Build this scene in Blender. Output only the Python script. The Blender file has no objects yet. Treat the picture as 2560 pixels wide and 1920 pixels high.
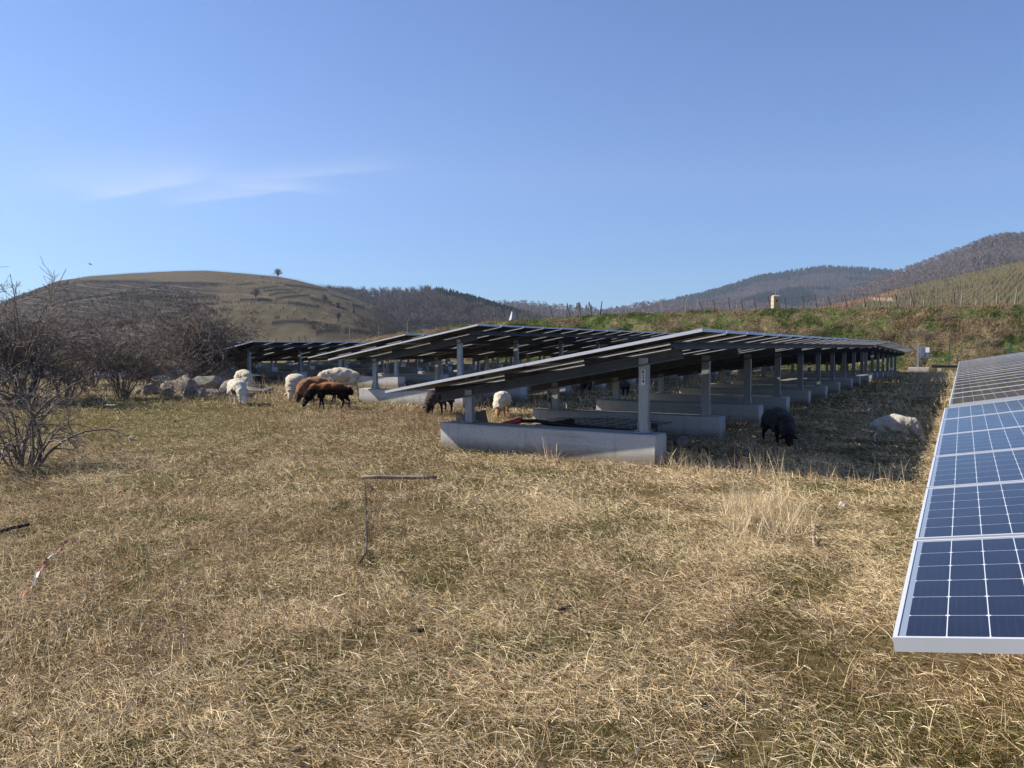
import bpy, bmesh, math, random
import numpy as np
from mathutils import Vector, Matrix, Euler

SC = bpy.context.scene
COL = SC.collection
R = math.radians
RNG = np.random.default_rng(7)

# ------------------------------------------------------------------ camera
CAMH = 1.4
F = 1923.0                       # focal length in photo pixels (2560 wide)
PITCH = math.atan((960 - 866) / F)
cam = bpy.data.cameras.new('camera')
cam.sensor_width = 36.0
cam.lens = F / 2560 * 36.0
cam.clip_start = 0.05
cam.clip_end = 30000
camo = bpy.data.objects.new('camera', cam)
COL.objects.link(camo)
camo.location = (0, 0, CAMH)
camo.rotation_euler = (R(90) - PITCH, 0, 0)
SC.camera = camo

# ------------------------------------------------------------------ light
SUN_EL = 36.5
SUN_AZ = -77.5                   # degrees clockwise from +Y
s_dir = Vector((math.sin(R(SUN_AZ)) * math.cos(R(SUN_EL)), math.cos(R(SUN_AZ)) * math.cos(R(SUN_EL)), math.sin(R(SUN_EL))))
sun = bpy.data.lights.new('sun', 'SUN')
sun.energy = 5.0
sun.angle = R(0.53)
sun.color = (1.0, 0.91, 0.77)
suno = bpy.data.objects.new('sun', sun)
COL.objects.link(suno)
suno.rotation_euler = s_dir.to_track_quat('Z', 'Y').to_euler()
suno.location = (-20, 0, 30)

world = bpy.data.worlds.new('World')
SC.world = world
world.use_nodes = True
SC.view_settings.view_transform = 'Standard'
SC.view_settings.look = 'None'
SC.view_settings.gamma = 1
SC.view_settings.exposure = 1.0


def pdir(px, py):
    """world direction (X/Y, Z/Y) of a photo pixel"""
    xc = (px - 1280) / F
    yc = -(py - 960) / F
    Y = math.cos(PITCH) + math.sin(PITCH) * yc
    Z = -math.sin(PITCH) + math.cos(PITCH) * yc
    return xc / Y, Z / Y


def build_world():
    nt = world.node_tree
    N, L = nt.nodes, nt.links
    N.clear()
    out = N.new('ShaderNodeOutputWorld')
    bg = N.new('ShaderNodeBackground')
    bg.inputs[1].default_value = 0.050
    sky = N.new('ShaderNodeTexSky')
    sky.sky_type = 'NISHITA'
    sky.sun_disc = False
    sky.sun_elevation = R(SUN_EL)
    sky.sun_rotation = R(SUN_AZ)
    sky.altitude = 200
    sky.air_density = 1.05
    sky.dust_density = 0.25
    sky.ozone_density = 2.3
    wb = N.new('ShaderNodeMix'); wb.data_type = 'RGBA'; wb.blend_type = 'MULTIPLY'
    wb.inputs[0].default_value = 1.0
    L.new(sky.outputs[0], wb.inputs[6]); wb.inputs[7].default_value = (0.68, 0.97, 1.46, 1)   # camera white balance
    tc = N.new('ShaderNodeTexCoord')
    sep = N.new('ShaderNodeSeparateXYZ')
    L.new(tc.outputs['Generated'], sep.inputs[0])

    def m(op, a, b=None, c=None):
        n = N.new('ShaderNodeMath')
        n.operation = op
        for i, q in enumerate((a, b, c)):
            if q is None:
                continue
            if isinstance(q, (int, float)):
                n.inputs[i].default_value = q
            else:
                L.new(q, n.inputs[i])
        return n.outputs[0]
    yy = m('MAXIMUM', sep.outputs[1], 0.02)
    uu = m('DIVIDE', sep.outputs[0], yy)
    ww = m('DIVIDE', sep.outputs[2], yy)
    nz = N.new('ShaderNodeTexNoise')
    nz.inputs['Scale'].default_value = 7.0
    nz.inputs['Detail'].default_value = 6
    mp = N.new('ShaderNodeMapping')
    mp.inputs['Scale'].default_value = (1.0, 1.0, 5.0)
    L.new(tc.outputs['Generated'], mp.inputs[0])
    L.new(mp.outputs[0], nz.inputs['Vector'])
    warp = m('MULTIPLY', m('SUBTRACT', nz.outputs['Fac'], 0.5), 0.012)
    w2 = m('ADD', ww, warp)
    tot = None
    # high cirrus wisps: (from, to, sharp width below, soft width above, strength)
    segs = [((228, 496), (480, 452),   .0035, .016, .20), ((440, 508), (740, 470), .003, .014, .17),
            ((560, 458), (830, 482), .003, .010, .11), ((620, 446), (975, 420), .003, .016, .12),
            ((130, 445), (560, 440), .02, .032, .12)]
    for a, b, lo, hi, st in segs:
        a = pdir(*a); b = pdir(*b)
        dx, dy = b[0] - a[0], b[1] - a[1]
        ln = math.hypot(dx, dy)
        dx /= ln; dy /= ln
        ru = m('SUBTRACT', uu, a[0]); rw = m('SUBTRACT', w2, a[1])
        t = m('DIVIDE', m('ADD', m('MULTIPLY', ru, dx), m('MULTIPLY', rw, dy)), ln)
        d = m('SUBTRACT', m('MULTIPLY', rw, dx), m('MULTIPLY', ru, dy))
        up = m('MAXIMUM', d, 0.0); dn = m('MAXIMUM', m('MULTIPLY', d, -1.0), 0.0)
        g = m('ADD', m('POWER', m('DIVIDE', up, hi), 2.0), m('POWER', m('DIVIDE', dn, lo), 2.0))
        # ends taper
        e = m('POWER', m('MULTIPLY', m('SUBTRACT', t, 0.5), 1.75), 4.0)
        v = m('MULTIPLY', m('POWER', 2.718, m('MULTIPLY', m('ADD', g, e), -1.0)), st)
        tot = v if tot is None else m('ADD', tot, v)
    tot = m('MULTIPLY', tot, m('MULTIPLY_ADD', nz.outputs['Fac'], 1.9, 0.4))
    front = m('GREATER_THAN', sep.outputs[1], 0.05)
    tot = m('MULTIPLY', tot, front)
    mix = N.new('ShaderNodeMix')
    mix.data_type = 'RGBA'
    L.new(tot, mix.inputs['Factor'])
    L.new(wb.outputs[2], mix.inputs[6])
    mix.inputs[7].default_value = (8.0, 8.6, 9.8, 1)
    L.new(mix.outputs[2], bg.inputs[0])
    L.new(bg.outputs[0], out.inputs[0])


build_world()

# ------------------------------------------------------------------ helpers
UD = (0.505, 0.863)
VD = (0.863, -0.505)
ROWANG = -math.atan2(0.505, 0.863)


def P(U, V, z=0.0):
    return Vector((UD[0] * U + VD[0] * V, UD[1] * U + VD[1] * V, z))


def UVof(x, y):
    return UD[0] * x + UD[1] * y, VD[0] * x + VD[1] * y


def at(px, py, z=0.0):
    a, b = pdir(px, py)
    t = (z - CAMH) / b
    return Vector((a * t, t, z))


def atd(px, py, d):
    a, b = pdir(px, py)
    return Vector((a * d, d, CAMH + b * d))


def hsh(ix, iy, seed):
    n = (ix.astype(np.int64) * 374761393 + iy.astype(np.int64) * 668265263 + seed * 1442695041) & 0xffffffff
    n = ((n ^ (n >> 13)) * 1274126177) & 0xffffffff
    n = n ^ (n >> 16)
    return (n & 0xffffff) / float(0xffffff)


def vnoise(x, y, seed=0):
    x = np.asarray(x, float); y = np.asarray(y, float)
    ix = np.floor(x); iy = np.floor(y)
    fx = x - ix; fy = y - iy
    fx = fx * fx * (3 - 2 * fx); fy = fy * fy * (3 - 2 * fy)
    a = hsh(ix, iy, seed); b = hsh(ix + 1, iy, seed); c = hsh(ix, iy + 1, seed); d = hsh(ix + 1, iy + 1, seed)
    return (a * (1 - fx) + b * fx) * (1 - fy) + (c * (1 - fx) + d * fx) * fy


def fbm(x, y, seed=0, octv=4):
    s = 0; a = 0.5; t = 0
    for o in range(octv):
        s = s + a * vnoise(x * 2 ** o, y * 2 ** o, seed + o * 17)
        t += a
        a *= 0.5
    return s / t


def sstep(a, b, x):
    t = np.clip((np.asarray(x, float) - a) / (b - a), 0, 1)
    return t * t * (3 - 2 * t)


def gz(x, y):
    """ground height"""
    x = np.asarray(x, float); y = np.asarray(y, float)
    U = UD[0] * x + UD[1] * y
    V = VD[0] * x + VD[1] * y
    h = -0.15 * sstep(33, 50, U) * sstep(-16, -4, V)
    h = h + 0.05 * (vnoise(x * .35, y * .35, 5) - .5) * sstep(1, 4, y) + .022 * (vnoise(x * 1.7, y * 1.7, 9) - .5)
    return h


def G(px, py):
    """ground point under a photo pixel"""
    p = at(px, py, 0)
    for _ in range(6):
        p = at(px, py, float(gz(p.x, p.y)))
    return p


def link(name, me, mats=None, parent=None):
    o = bpy.data.objects.new(name, me)
    COL.objects.link(o)
    if mats is not None:
        if not isinstance(mats, (list, tuple)):
            mats = [mats]
        for mm in mats:
            me.materials.append(mm)
    if parent is not None:
        o.parent = parent
    return o


def tag(o, label=None, cat=None, group=None, kind=None):
    if label: o['label'] = label
    if cat: o['category'] = cat
    if group: o['group'] = group
    if kind: o['kind'] = kind
    return o


def empty(name, loc=(0, 0, 0), rz=0):
    o = bpy.data.objects.new(name, None)
    COL.objects.link(o)
    o.location = loc
    o.rotation_euler = (0, 0, rz)
    o.empty_display_size = 0.2
    return o


def np_mesh(name, verts, faces, col=None, smooth=False, mi=None):
    """faces: (n,3) or (n,4) array"""
    me = bpy.data.meshes.new(name)
    verts = np.asarray(verts, np.float32); faces = np.asarray(faces, np.int32)
    k = faces.shape[1]
    me.vertices.add(len(verts))
    me.vertices.foreach_set('co', verts.ravel())
    me.loops.add(faces.size)
    me.loops.foreach_set('vertex_index', faces.ravel())
    me.polygons.add(len(faces))
    me.polygons.foreach_set('loop_start', np.arange(0, faces.size, k, dtype=np.int32))
    me.polygons.foreach_set('loop_total', np.full(len(faces), k, np.int32))
    if smooth:
        me.polygons.foreach_set('use_smooth', np.ones(len(faces), bool))
    if mi is not None:
        me.polygons.foreach_set('material_index', np.asarray(mi, np.int32))
    me.update(calc_edges=True)
    if col is not None:
        a = me.color_attributes.new('Col', 'FLOAT_COLOR', 'POINT')
        c = np.ones((len(verts), 4), np.float32)
        c[:, :3] = col
        a.data.foreach_set('color', c.ravel())
    return me


class MB:
    """collects shapes into ONE mesh"""
    def __init__(s):
        s.v = []; s.f = []; s.m = []

    def box(s, x0, x1, y0, y1, z0, z1, mi=0, mat=None):
        n = len(s.v)
        c = [(x, y, z) for z in (z0, z1) for y in (y0, y1) for x in (x0, x1)]
        if mat is not None:
            c = [tuple(mat @ Vector(q)) for q in c]
        s.v += c
        for f in ((0, 2, 3, 1), (4, 5, 7, 6), (0, 1, 5, 4), (2, 6, 7, 3), (0, 4, 6, 2), (1, 3, 7, 5)):
            s.f.append(tuple(n + i for i in f)); s.m.append(mi)
        return s

    def tube(s, pts, rad, sides=6, mi=0, cap=True):
        pts = [Vector(p) for p in pts]
        n0 = len(s.v)
        k = len(pts)
        if not isinstance(rad, (list, tuple)):
            rad = [rad] * k
        for i, p in enumerate(pts):
            t = (pts[min(i + 1, k - 1)] - pts[max(i - 1, 0)])
            if t.length < 1e-9: t = Vector((0, 0, 1))
            t.normalize()
            a = t.cross(Vector((0.13, 0.31, 0.94)))
            if a.length < 1e-3: a = t.cross(Vector((1, 0, 0)))
            a.normalize(); b = t.cross(a)
            for j in range(sides):
                an = 2 * math.pi * j / sides
                s.v.append(tuple(p + (a * math.cos(an) + b * math.sin(an)) * rad[i]))
        for i in range(k - 1):
            for j in range(sides):
                j2 = (j + 1) % sides
                s.f.append((n0 + i * sides + j, n0 + i * sides + j2, n0 + (i + 1) * sides + j2, n0 + (i + 1) * sides + j)); s.m.append(mi)
        if cap:
            s.f.append(tuple(n0 + j for j in range(sides - 1, -1, -1))); s.m.append(mi)
            s.f.append(tuple(n0 + (k - 1) * sides + j for j in range(sides))); s.m.append(mi)
        return s

    def mesh(s, name, smooth=False):
        me = bpy.data.meshes.new(name)
        me.from_pydata(s.v, [], s.f)
        me.polygons.foreach_set('material_index', np.array(s.m, np.int32))
        if smooth:
            me.polygons.foreach_set('use_smooth', np.ones(len(s.f), bool))
        me.update()
        return me

    def build(s, name, mats=None, parent=None, smooth=False):
        return link(name, s.mesh(name, smooth), mats, parent)


def bevel(o, w, seg=2):
    md = o.modifiers.new('bevel', 'BEVEL')
    md.width = w; md.segments = seg; md.limit_method = 'ANGLE'
    return o


# ------------------------------------------------------------------ materials
class NT:
    def __init__(s, name, rough=0.8, spec=0.3, metal=0.0):
        s.m = bpy.data.materials.new(name)
        s.m.use_nodes = True
        s.nt = s.m.node_tree
        s.N = s.nt.nodes; s.L = s.nt.links
        s.b = s.N['Principled BSDF']
        s.b.inputs['Roughness'].default_value = rough
        s.b.inputs['Specular IOR Level'].default_value = spec
        s.b.inputs['Metallic'].default_value = metal
        s._tc = None

    def tc(s, kind='Object'):
        if s._tc is None:
            s._tc = s.N.new('ShaderNodeTexCoord')
        return s._tc.outputs[kind]

    def noise(s, scale, detail=5, rough=.6, vec=None, sc=None, dist=0):
        n = s.N.new('ShaderNodeTexNoise')
        n.inputs['Scale'].default_value = scale
        n.inputs['Detail'].default_value = detail
        n.inputs['Roughness'].default_value = rough
        n.inputs['Distortion'].default_value = dist
        v = vec or s.tc()
        if sc:
            mp = s.N.new('ShaderNodeMapping')
            mp.inputs['Scale'].default_value = sc
            s.L.new(v, mp.inputs[0]); v = mp.outputs[0]
        s.L.new(v, n.inputs['Vector'])
        return n.outputs['Fac']

    def ramp(s, fac, stops):
        r = s.N.new('ShaderNodeValToRGB')
        e = r.color_ramp.elements
        while len(e) < len(stops): e.new(0.5)
        for i, (p, c) in enumerate(stops):
            e[i].position = p
            e[i].color = tuple(c) + (1,) if len(c) == 3 else c
        s.L.new(fac, r.inputs[0])
        return r.outputs[0]

    def mix(s, fac, a, b, mode='MIX'):
        n = s.N.new('ShaderNodeMix')
        n.data_type = 'RGBA'; n.blend_type = mode
        for i, q in ((0, fac), (6, a), (7, b)):
            if isinstance(q, (int, float)): n.inputs[i].default_value = q
            elif isinstance(q, tuple): n.inputs[i].default_value = q + (1,)
            else: s.L.new(q, n.inputs[i])
        return n.outputs[2]

    def math(s, op, a, b=None, c=None):
        n = s.N.new('ShaderNodeMath'); n.operation = op
        for i, q in enumerate((a, b, c)):
            if q is None: continue
            if isinstance(q, (int, float)): n.inputs[i].default_value = q
            else: s.L.new(q, n.inputs[i])
        return n.outputs[0]

    def attr(s, name='Col'):
        n = s.N.new('ShaderNodeAttribute'); n.attribute_name = name
        return n.outputs['Color']

    def col(s, c):
        if isinstance(c, tuple): s.b.inputs['Base Color'].default_value = c + (1,)
        else: s.L.new(c, s.b.inputs['Base Color'])
        return s

    def bump(s, h, strength=.3, dist=.02):
        n = s.N.new('ShaderNodeBump')
        n.inputs['Strength'].default_value = strength
        n.inputs['Distance'].default_value = dist
        s.L.new(h, n.inputs['Height'])
        s.L.new(n.outputs[0], s.b.inputs['Normal'])
        return s


def simple(name, c, rough=.8, spec=.3, metal=0., var=.25, scale=8., bump=0.):
    t = NT(name, rough, spec, metal)
    n = t.noise(scale)
    dk = tuple(max(0, q * (1 - var)) for q in c); lt = tuple(min(1, q * (1 + var)) for q in c)
    t.col(t.ramp(n, [(.3, dk), (.7, lt)]))
    if bump: t.bump(n, bump)
    return t.m


def attr_mat(name, rough=.85, spec=.2, bump=None, trans=0.0, gain=None):
    t = NT(name, rough, spec)
    c = t.attr()
    if gain:
        n = t.noise(gain[0], 6, .65)
        c = t.mix(1.0, c, t.ramp(n, [(.25, (gain[1],) * 3), (.75, (gain[2],) * 3)]), 'MULTIPLY')
    t.col(c)
    if trans:
        tb = t.N.new('ShaderNodeBsdfTranslucent'); t.L.new(c, tb.inputs[0])
        ms = t.N.new('ShaderNodeMixShader'); ms.inputs[0].default_value = trans
        t.L.new(t.b.outputs[0], ms.inputs[1]); t.L.new(tb.outputs[0], ms.inputs[2])
        t.L.new(ms.outputs[0], t.N['Material Output'].inputs[0])
    if bump: t.bump(t.noise(bump[0], 8, .7), bump[1], bump[2])
    return t.m


M = {}
M['ground'] = (lambda t: (
    t.col(t.mix(t.ramp(t.noise(.45, 5, .6), [(.42, (0, 0, 0)), (.6, (1, 1, 1))]),
                t.ramp(t.noise(14, 8, .75), [(.3, (.045, .032, .016)), (.52, (.17, .12, .06)), (.72, (.36, .27, .15))]),
                t.ramp(t.noise(16, 8, .75), [(.3, (.04, .038, .013)), (.55, (.14, .125, .045)), (.75, (.30, .25, .11))]))),
    t.bump(t.noise(30, 8, .8), .9, .03), t.m)[-1])(NT('ground', .95, .1))

t = NT('concrete', .85, .25)
n1 = t.noise(2.2, 6, .6); n2 = t.noise(30, 6, .7); n3 = t.noise(1.3, 5, .65, sc=(.5, 3, 5))
c = t.ramp(n1, [(.3, (.45, .44, .42)), (.7, (.58, .57, .545))])
c = t.mix(.35, c, t.ramp(n2, [(.35, (.30, .29, .27)), (.65, (.55, .54, .52))]), 'MIX')
c = t.mix(t.ramp(n3, [(.52, (0, 0, 0)), (.70, (.6, .6, .6))]), c, (.22, .20, .17))
strk = t.noise(2.0, 5, .7, sc=(9, 9, .7))
c = t.mix(t.ramp(strk, [(.55, (0, 0, 0)), (.72, (.45, .45, .45))]), c, (.20, .185, .165))
pit = t.noise(55, 2, .5)
c = t.mix(t.ramp(pit, [(.70, (0, 0, 0)), (.76, (.8, .8, .8))]), c, (.10, .095, .09))
# stained, mossy foot of the block
sp = t.N.new('ShaderNodeSeparateXYZ'); t.L.new(t.tc(), sp.inputs[0])
ft = t.math('ADD', sp.outputs[2], t.math('MULTIPLY', t.noise(5, 6, .8), .22))
c = t.mix(t.ramp(ft, [(.15, (.85, .85, .85)), (.31, (0, 0, 0))]), c, (.19, .15, .09))
t.col(c).bump(n2, .25, .004)
M['concrete'] = t.m

t = NT('galvanised_steel', .48, .5, .55)
t.col(t.ramp(t.noise(7, 4, .6, sc=(3, 3, .4)), [(.3, (.26, .275, .29)), (.7, (.38, .40, .42))]))
M['steel'] = t.m
t = NT('beam_steel', .55, .4, .35)
t.col(t.ramp(t.noise(5, 4, .6), [(.3, (.07, .076, .085)), (.7, (.12, .13, .145))]))
M['beam'] = t.m
M['frame'] = simple('anodised_aluminium', (.56, .58, .62), .4, .5, .2, .05, 3)
M['backsheet'] = simple('white_backsheet', (.045, .047, .05), .6, .3, 0, .12, 2)
M['black'] = simple('black_plastic', (.012, .012, .013), .5, .4, 0, .3, 10)

# solar glass: half cells, white grid, tiny corner diamonds
PW, PL = 0.978, 2.222      # panel width (along the row) and length (up the slope)
t = NT('solar_glass', .10, .32)
sp = t.N.new('ShaderNodeSeparateXYZ'); t.L.new(t.tc(), sp.inputs[0])
mg = .026
nx, ny = 24, 6
cx = (PL - 2 * mg) / nx; cy = (PW - .032) / ny
fx = t.math('DIVIDE', t.math('SUBTRACT', sp.outputs[0], mg), cx)
fy = t.math('DIVIDE', t.math('SUBTRACT', sp.outputs[1], .016), cy)
def dline(f, size):
    fr = t.math('FRACT', f)
    d = t.math('MINIMUM', fr, t.math('SUBTRACT', 1.0, fr))
    return t.math('MULTIPLY', d, size)
dx = dline(fx, cx); dy = dline(fy, cy)
lx = t.math('LESS_THAN', dx, .0012); ly = t.math('LESS_THAN', dy, .0009)
dia = t.math('LESS_THAN', t.math('ADD', dx, dy), .0075)
grid = t.math('MAXIMUM', t.math('MAXIMUM', lx, ly), dia)
# outside the cell field
ox = t.math('GREATER_THAN', t.math('ABSOLUTE', t.math('SUBTRACT', fx, nx / 2)), nx / 2 - .02)
oy = t.math('GREATER_THAN', t.math('ABSOLUTE', t.math('SUBTRACT', fy, ny / 2)), ny / 2 - .02)
edge = t.math('MAXIMUM', ox, oy)
fid = t.math('FRACT', t.math('MULTIPLY', fx, 5.0))      # busbars and fingers
bus = t.math('MULTIPLY', t.math('LESS_THAN', fid, .06), .07)
cell = t.mix(t.noise(.8, 3), (.005, .007, .019), (.008, .011, .030))
cell = t.mix(bus, cell, (.20, .22, .27))
c = t.mix(grid, cell, (.55, .58, .62))
c = t.mix(edge, c, (.20, .24, .30))
# dust film
c = t.mix(t.ramp(t.noise(3.0, 7, .7), [(.35, (.004,) * 3), (.8, (.03,) * 3)]), c, (.42, .38, .32))
t.col(c)
t.L.new(t.ramp(t.noise(4, 6, .7), [(.3, (.05,) * 3), (.8, (.16,) * 3)]), t.b.inputs['Roughness'])
t.b.inputs['IOR'].default_value = 1.40
M['glass'] = t.m
M['bark'] = (lambda t: (t.col(t.ramp(t.noise(9, 5), [(.3, (.08, .064, .054)), (.55, (.20, .165, .14)), (.8, (.46, .40, .345))])), t.m)[-1])(NT('bark', .85, .2))
M['stick'] = (lambda t: (t.col(t.ramp(t.noise(14, 5), [(.3, (.16, .11, .08)), (.7, (.36, .28, .22))])), t.bump(t.noise(60), .3, .002), t.m)[-1])(NT('dry_wood', .85, .2))
M['darkwood'] = simple('dark_wood', (.035, .026, .022), .8, .2, 0, .4, 20)
M['weathered'] = simple('weathered_wood', (.10, .082, .07), .85, .2, 0, .4, 6)
M['pale_wood'] = simple('pale_stake', (.27, .24, .205), .8, .2, 0, .2, 6)
M['grass'] = attr_mat('dry_grass', .8, .25, trans=.3)
M['bankgrass'] = attr_mat('bank_grass', .85, .2, trans=.2)
M['hill'] = attr_mat('hillside', .95, .05, gain=(.09, .72, 1.25))
M['wood'] = attr_mat('winter_forest', .95, .05)


def copy_obj(o, parent=None):
    c = o.copy()
    COL.objects.link(c)
    if parent is not None: c.parent = parent
    return c


# ------------------------------------------------------------------ ground
def make_ground():
    na = 720
    rr = np.concatenate([np.linspace(.4, 30, 260), np.geomspace(30.4, 4400, 110)])
    # finer angles in front
    an = np.linspace(0, 2 * np.pi, na, endpoint=False)
    A, Rr = np.meshgrid(an, rr)
    x = (np.sin(A) * Rr).ravel(); y = (np.cos(A) * Rr).ravel()
    z = gz(x, y)
    fade = sstep(200, 60, np.hypot(x, y)); z = z * fade
    nr = len(rr)
    i = np.arange(nr - 1)[:, None]; j = np.arange(na)[None, :]
    j2 = (j + 1) % na
    f = np.stack([i * na + j, i * na + j2, (i + 1) * na + j2, (i + 1) * na + j], -1).reshape(-1, 4)
    v = np.stack([x, y, z], 1)
    v = np.vstack([v, [[0, 0, 0]]])
    me = np_mesh('ground', v, f[:, ::-1], smooth=True)
    bm = bmesh.new(); bm.from_mesh(me)
    bm.verts.ensure_lookup_table()
    cv = bm.verts[len(v) - 1]
    for k in range(na):
        bm.faces.new((bm.verts[k], bm.verts[(k + 1) % na], cv))
    bm.normal_update()
    if sum(fc.normal.z for fc in list(bm.faces)[:500]) < 0:
        for fc in bm.faces: fc.normal_flip()
    bm.to_mesh(me); bm.free()
    o = link('ground', me, M['ground'])
    tag(o, kind='structure')
    return o


make_ground()

# ------------------------------------------------------------------ far terrain
def interp(pts, x):
    xs = [p[0] for p in pts]; ys = [p[1] for p in pts]
    return np.interp(x, xs, ys)


def hill_mesh(sil, d0, d1, back, x0, x1, nc, nr, shape, relief, seed, zbase=0.0, dfun=None):
    """terrain rising from depth d0 to a crest at depth d1; sil = photo skyline"""
    px = np.linspace(x0, x1, nc)
    cy = interp(sil, px)
    tn = (px - 1280) / F
    dc = np.full(nc, d1) if dfun is None else dfun(px)
    zc = CAMH + (866 - cy) / F * dc
    t = np.concatenate([np.linspace(0, 1, nr), np.linspace(1.04, 1.04 + .04 * 14, 15)])
    T, PX = np.meshgrid(t, px, indexing='ij')
    ds = d0 + (dc[None, :] - d0) * T
    tt = np.clip(T, 0, 1)
    Z = zbase + (zc[None, :] - zbase) * shape(tt)
    Z = np.where(T > 1, zc[None, :] - (zc[None, :] - zbase) * np.clip((T - 1) * back, 0, 1) ** 1.3, Z)
    X = (PX - 1280) / F * ds
    rel = (fbm(X / relief[0] + 31, ds / relief[0], seed, 4) - .5) * relief[1]
    Z = Z + rel * np.sin(np.pi * np.clip(T, 0, 1)) ** .8 * (T < 1)
    v = np.stack([X, ds, Z], -1)
    n2 = len(t)
    i = np.arange(n2 - 1)[:, None]; j = np.arange(nc - 1)[None, :]
    f = np.stack([i * nc + j, i * nc + j + 1, (i + 1) * nc + j + 1, (i + 1) * nc + j], -1).reshape(-1, 4)
    return v, f, PX, T


def proj(v):
    """photo pixel of world points (for finding where a patch of land lies)"""
    X = v[..., 0]; Y = v[..., 1]; Z = v[..., 2] - CAMH
    d = Y * math.cos(PITCH) - Z * math.sin(PITCH)
    u = Y * math.sin(PITCH) + Z * math.cos(PITCH)
    return 1280 + F * X / d, 960 - F * u / d


SIL_A = [(-400, 860), (-250, 830), (0, 762), (60, 737), (150, 703), (230, 692), (330, 685), (450, 679), (520, 678), (600, 684), (690, 692), (742, 701), (821, 721),
         (880, 742), (935, 764), (1000, 800), (1060, 835), (1150, 864), (1300, 872)]
SIL_B = [(600, 800), (760, 745), (821, 735), (900, 742), (1000, 742), (1050, 737), (1070, 734), (1110, 741), (1160, 753), (1200, 765), (1250, 782), (1300, 796), (1420, 830), (1600, 860)]
SIL_C = [(1000, 800), (1150, 775), (1230, 766), (1300, 763), (1400, 773), (1460, 781), (1500, 783), (1545, 779), (1603, 766), (1665, 763), (1706, 762), (1850, 762), (2100, 790), (2400, 830)]
SIL_D = [(1500, 800), (1620, 775), (1700, 757), (1758, 746), (1863, 710), (1894, 701), (1960, 689), (2030, 678), (2058, 675), (2110, 677), (2151, 679), (2225, 685), (2300, 700), (2600, 760)]
SIL_E = [(1850, 850), (1950, 800), (2050, 752), (2128, 731), (2180, 708), (2244, 684), (2306, 662), (2400, 627), (2458, 604), (2497, 595), (2560, 596), (2700, 590), (2900, 640)]
SIL_F = [(1950, 800), (2000, 778), (2061, 765), (2159, 744), (2244, 722), (2337, 701), (2439, 678), (2516, 660), (2560, 652), (2700, 630), (2900, 600)]


def colarr(shape, base):
    c = np.zeros(shape + (3,)); c[:] = base
    return c


def blend(c, col, w):
    w = np.clip(w, 0, 1)[..., None]
    return c * (1 - w) + np.array(col) * w


def finish_hill(name, v, f, c, mat):
    me = np_mesh(name, v.reshape(-1, 3), f[:, ::-1], c.reshape(-1, 3), smooth=True)
    # keep normals up
    o = link(name, me, mat)
    tag(o, kind='structure')
    if me.polygons[len(me.polygons) // 3].normal.z < 0:
        me.flip_normals()
    return o


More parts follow.
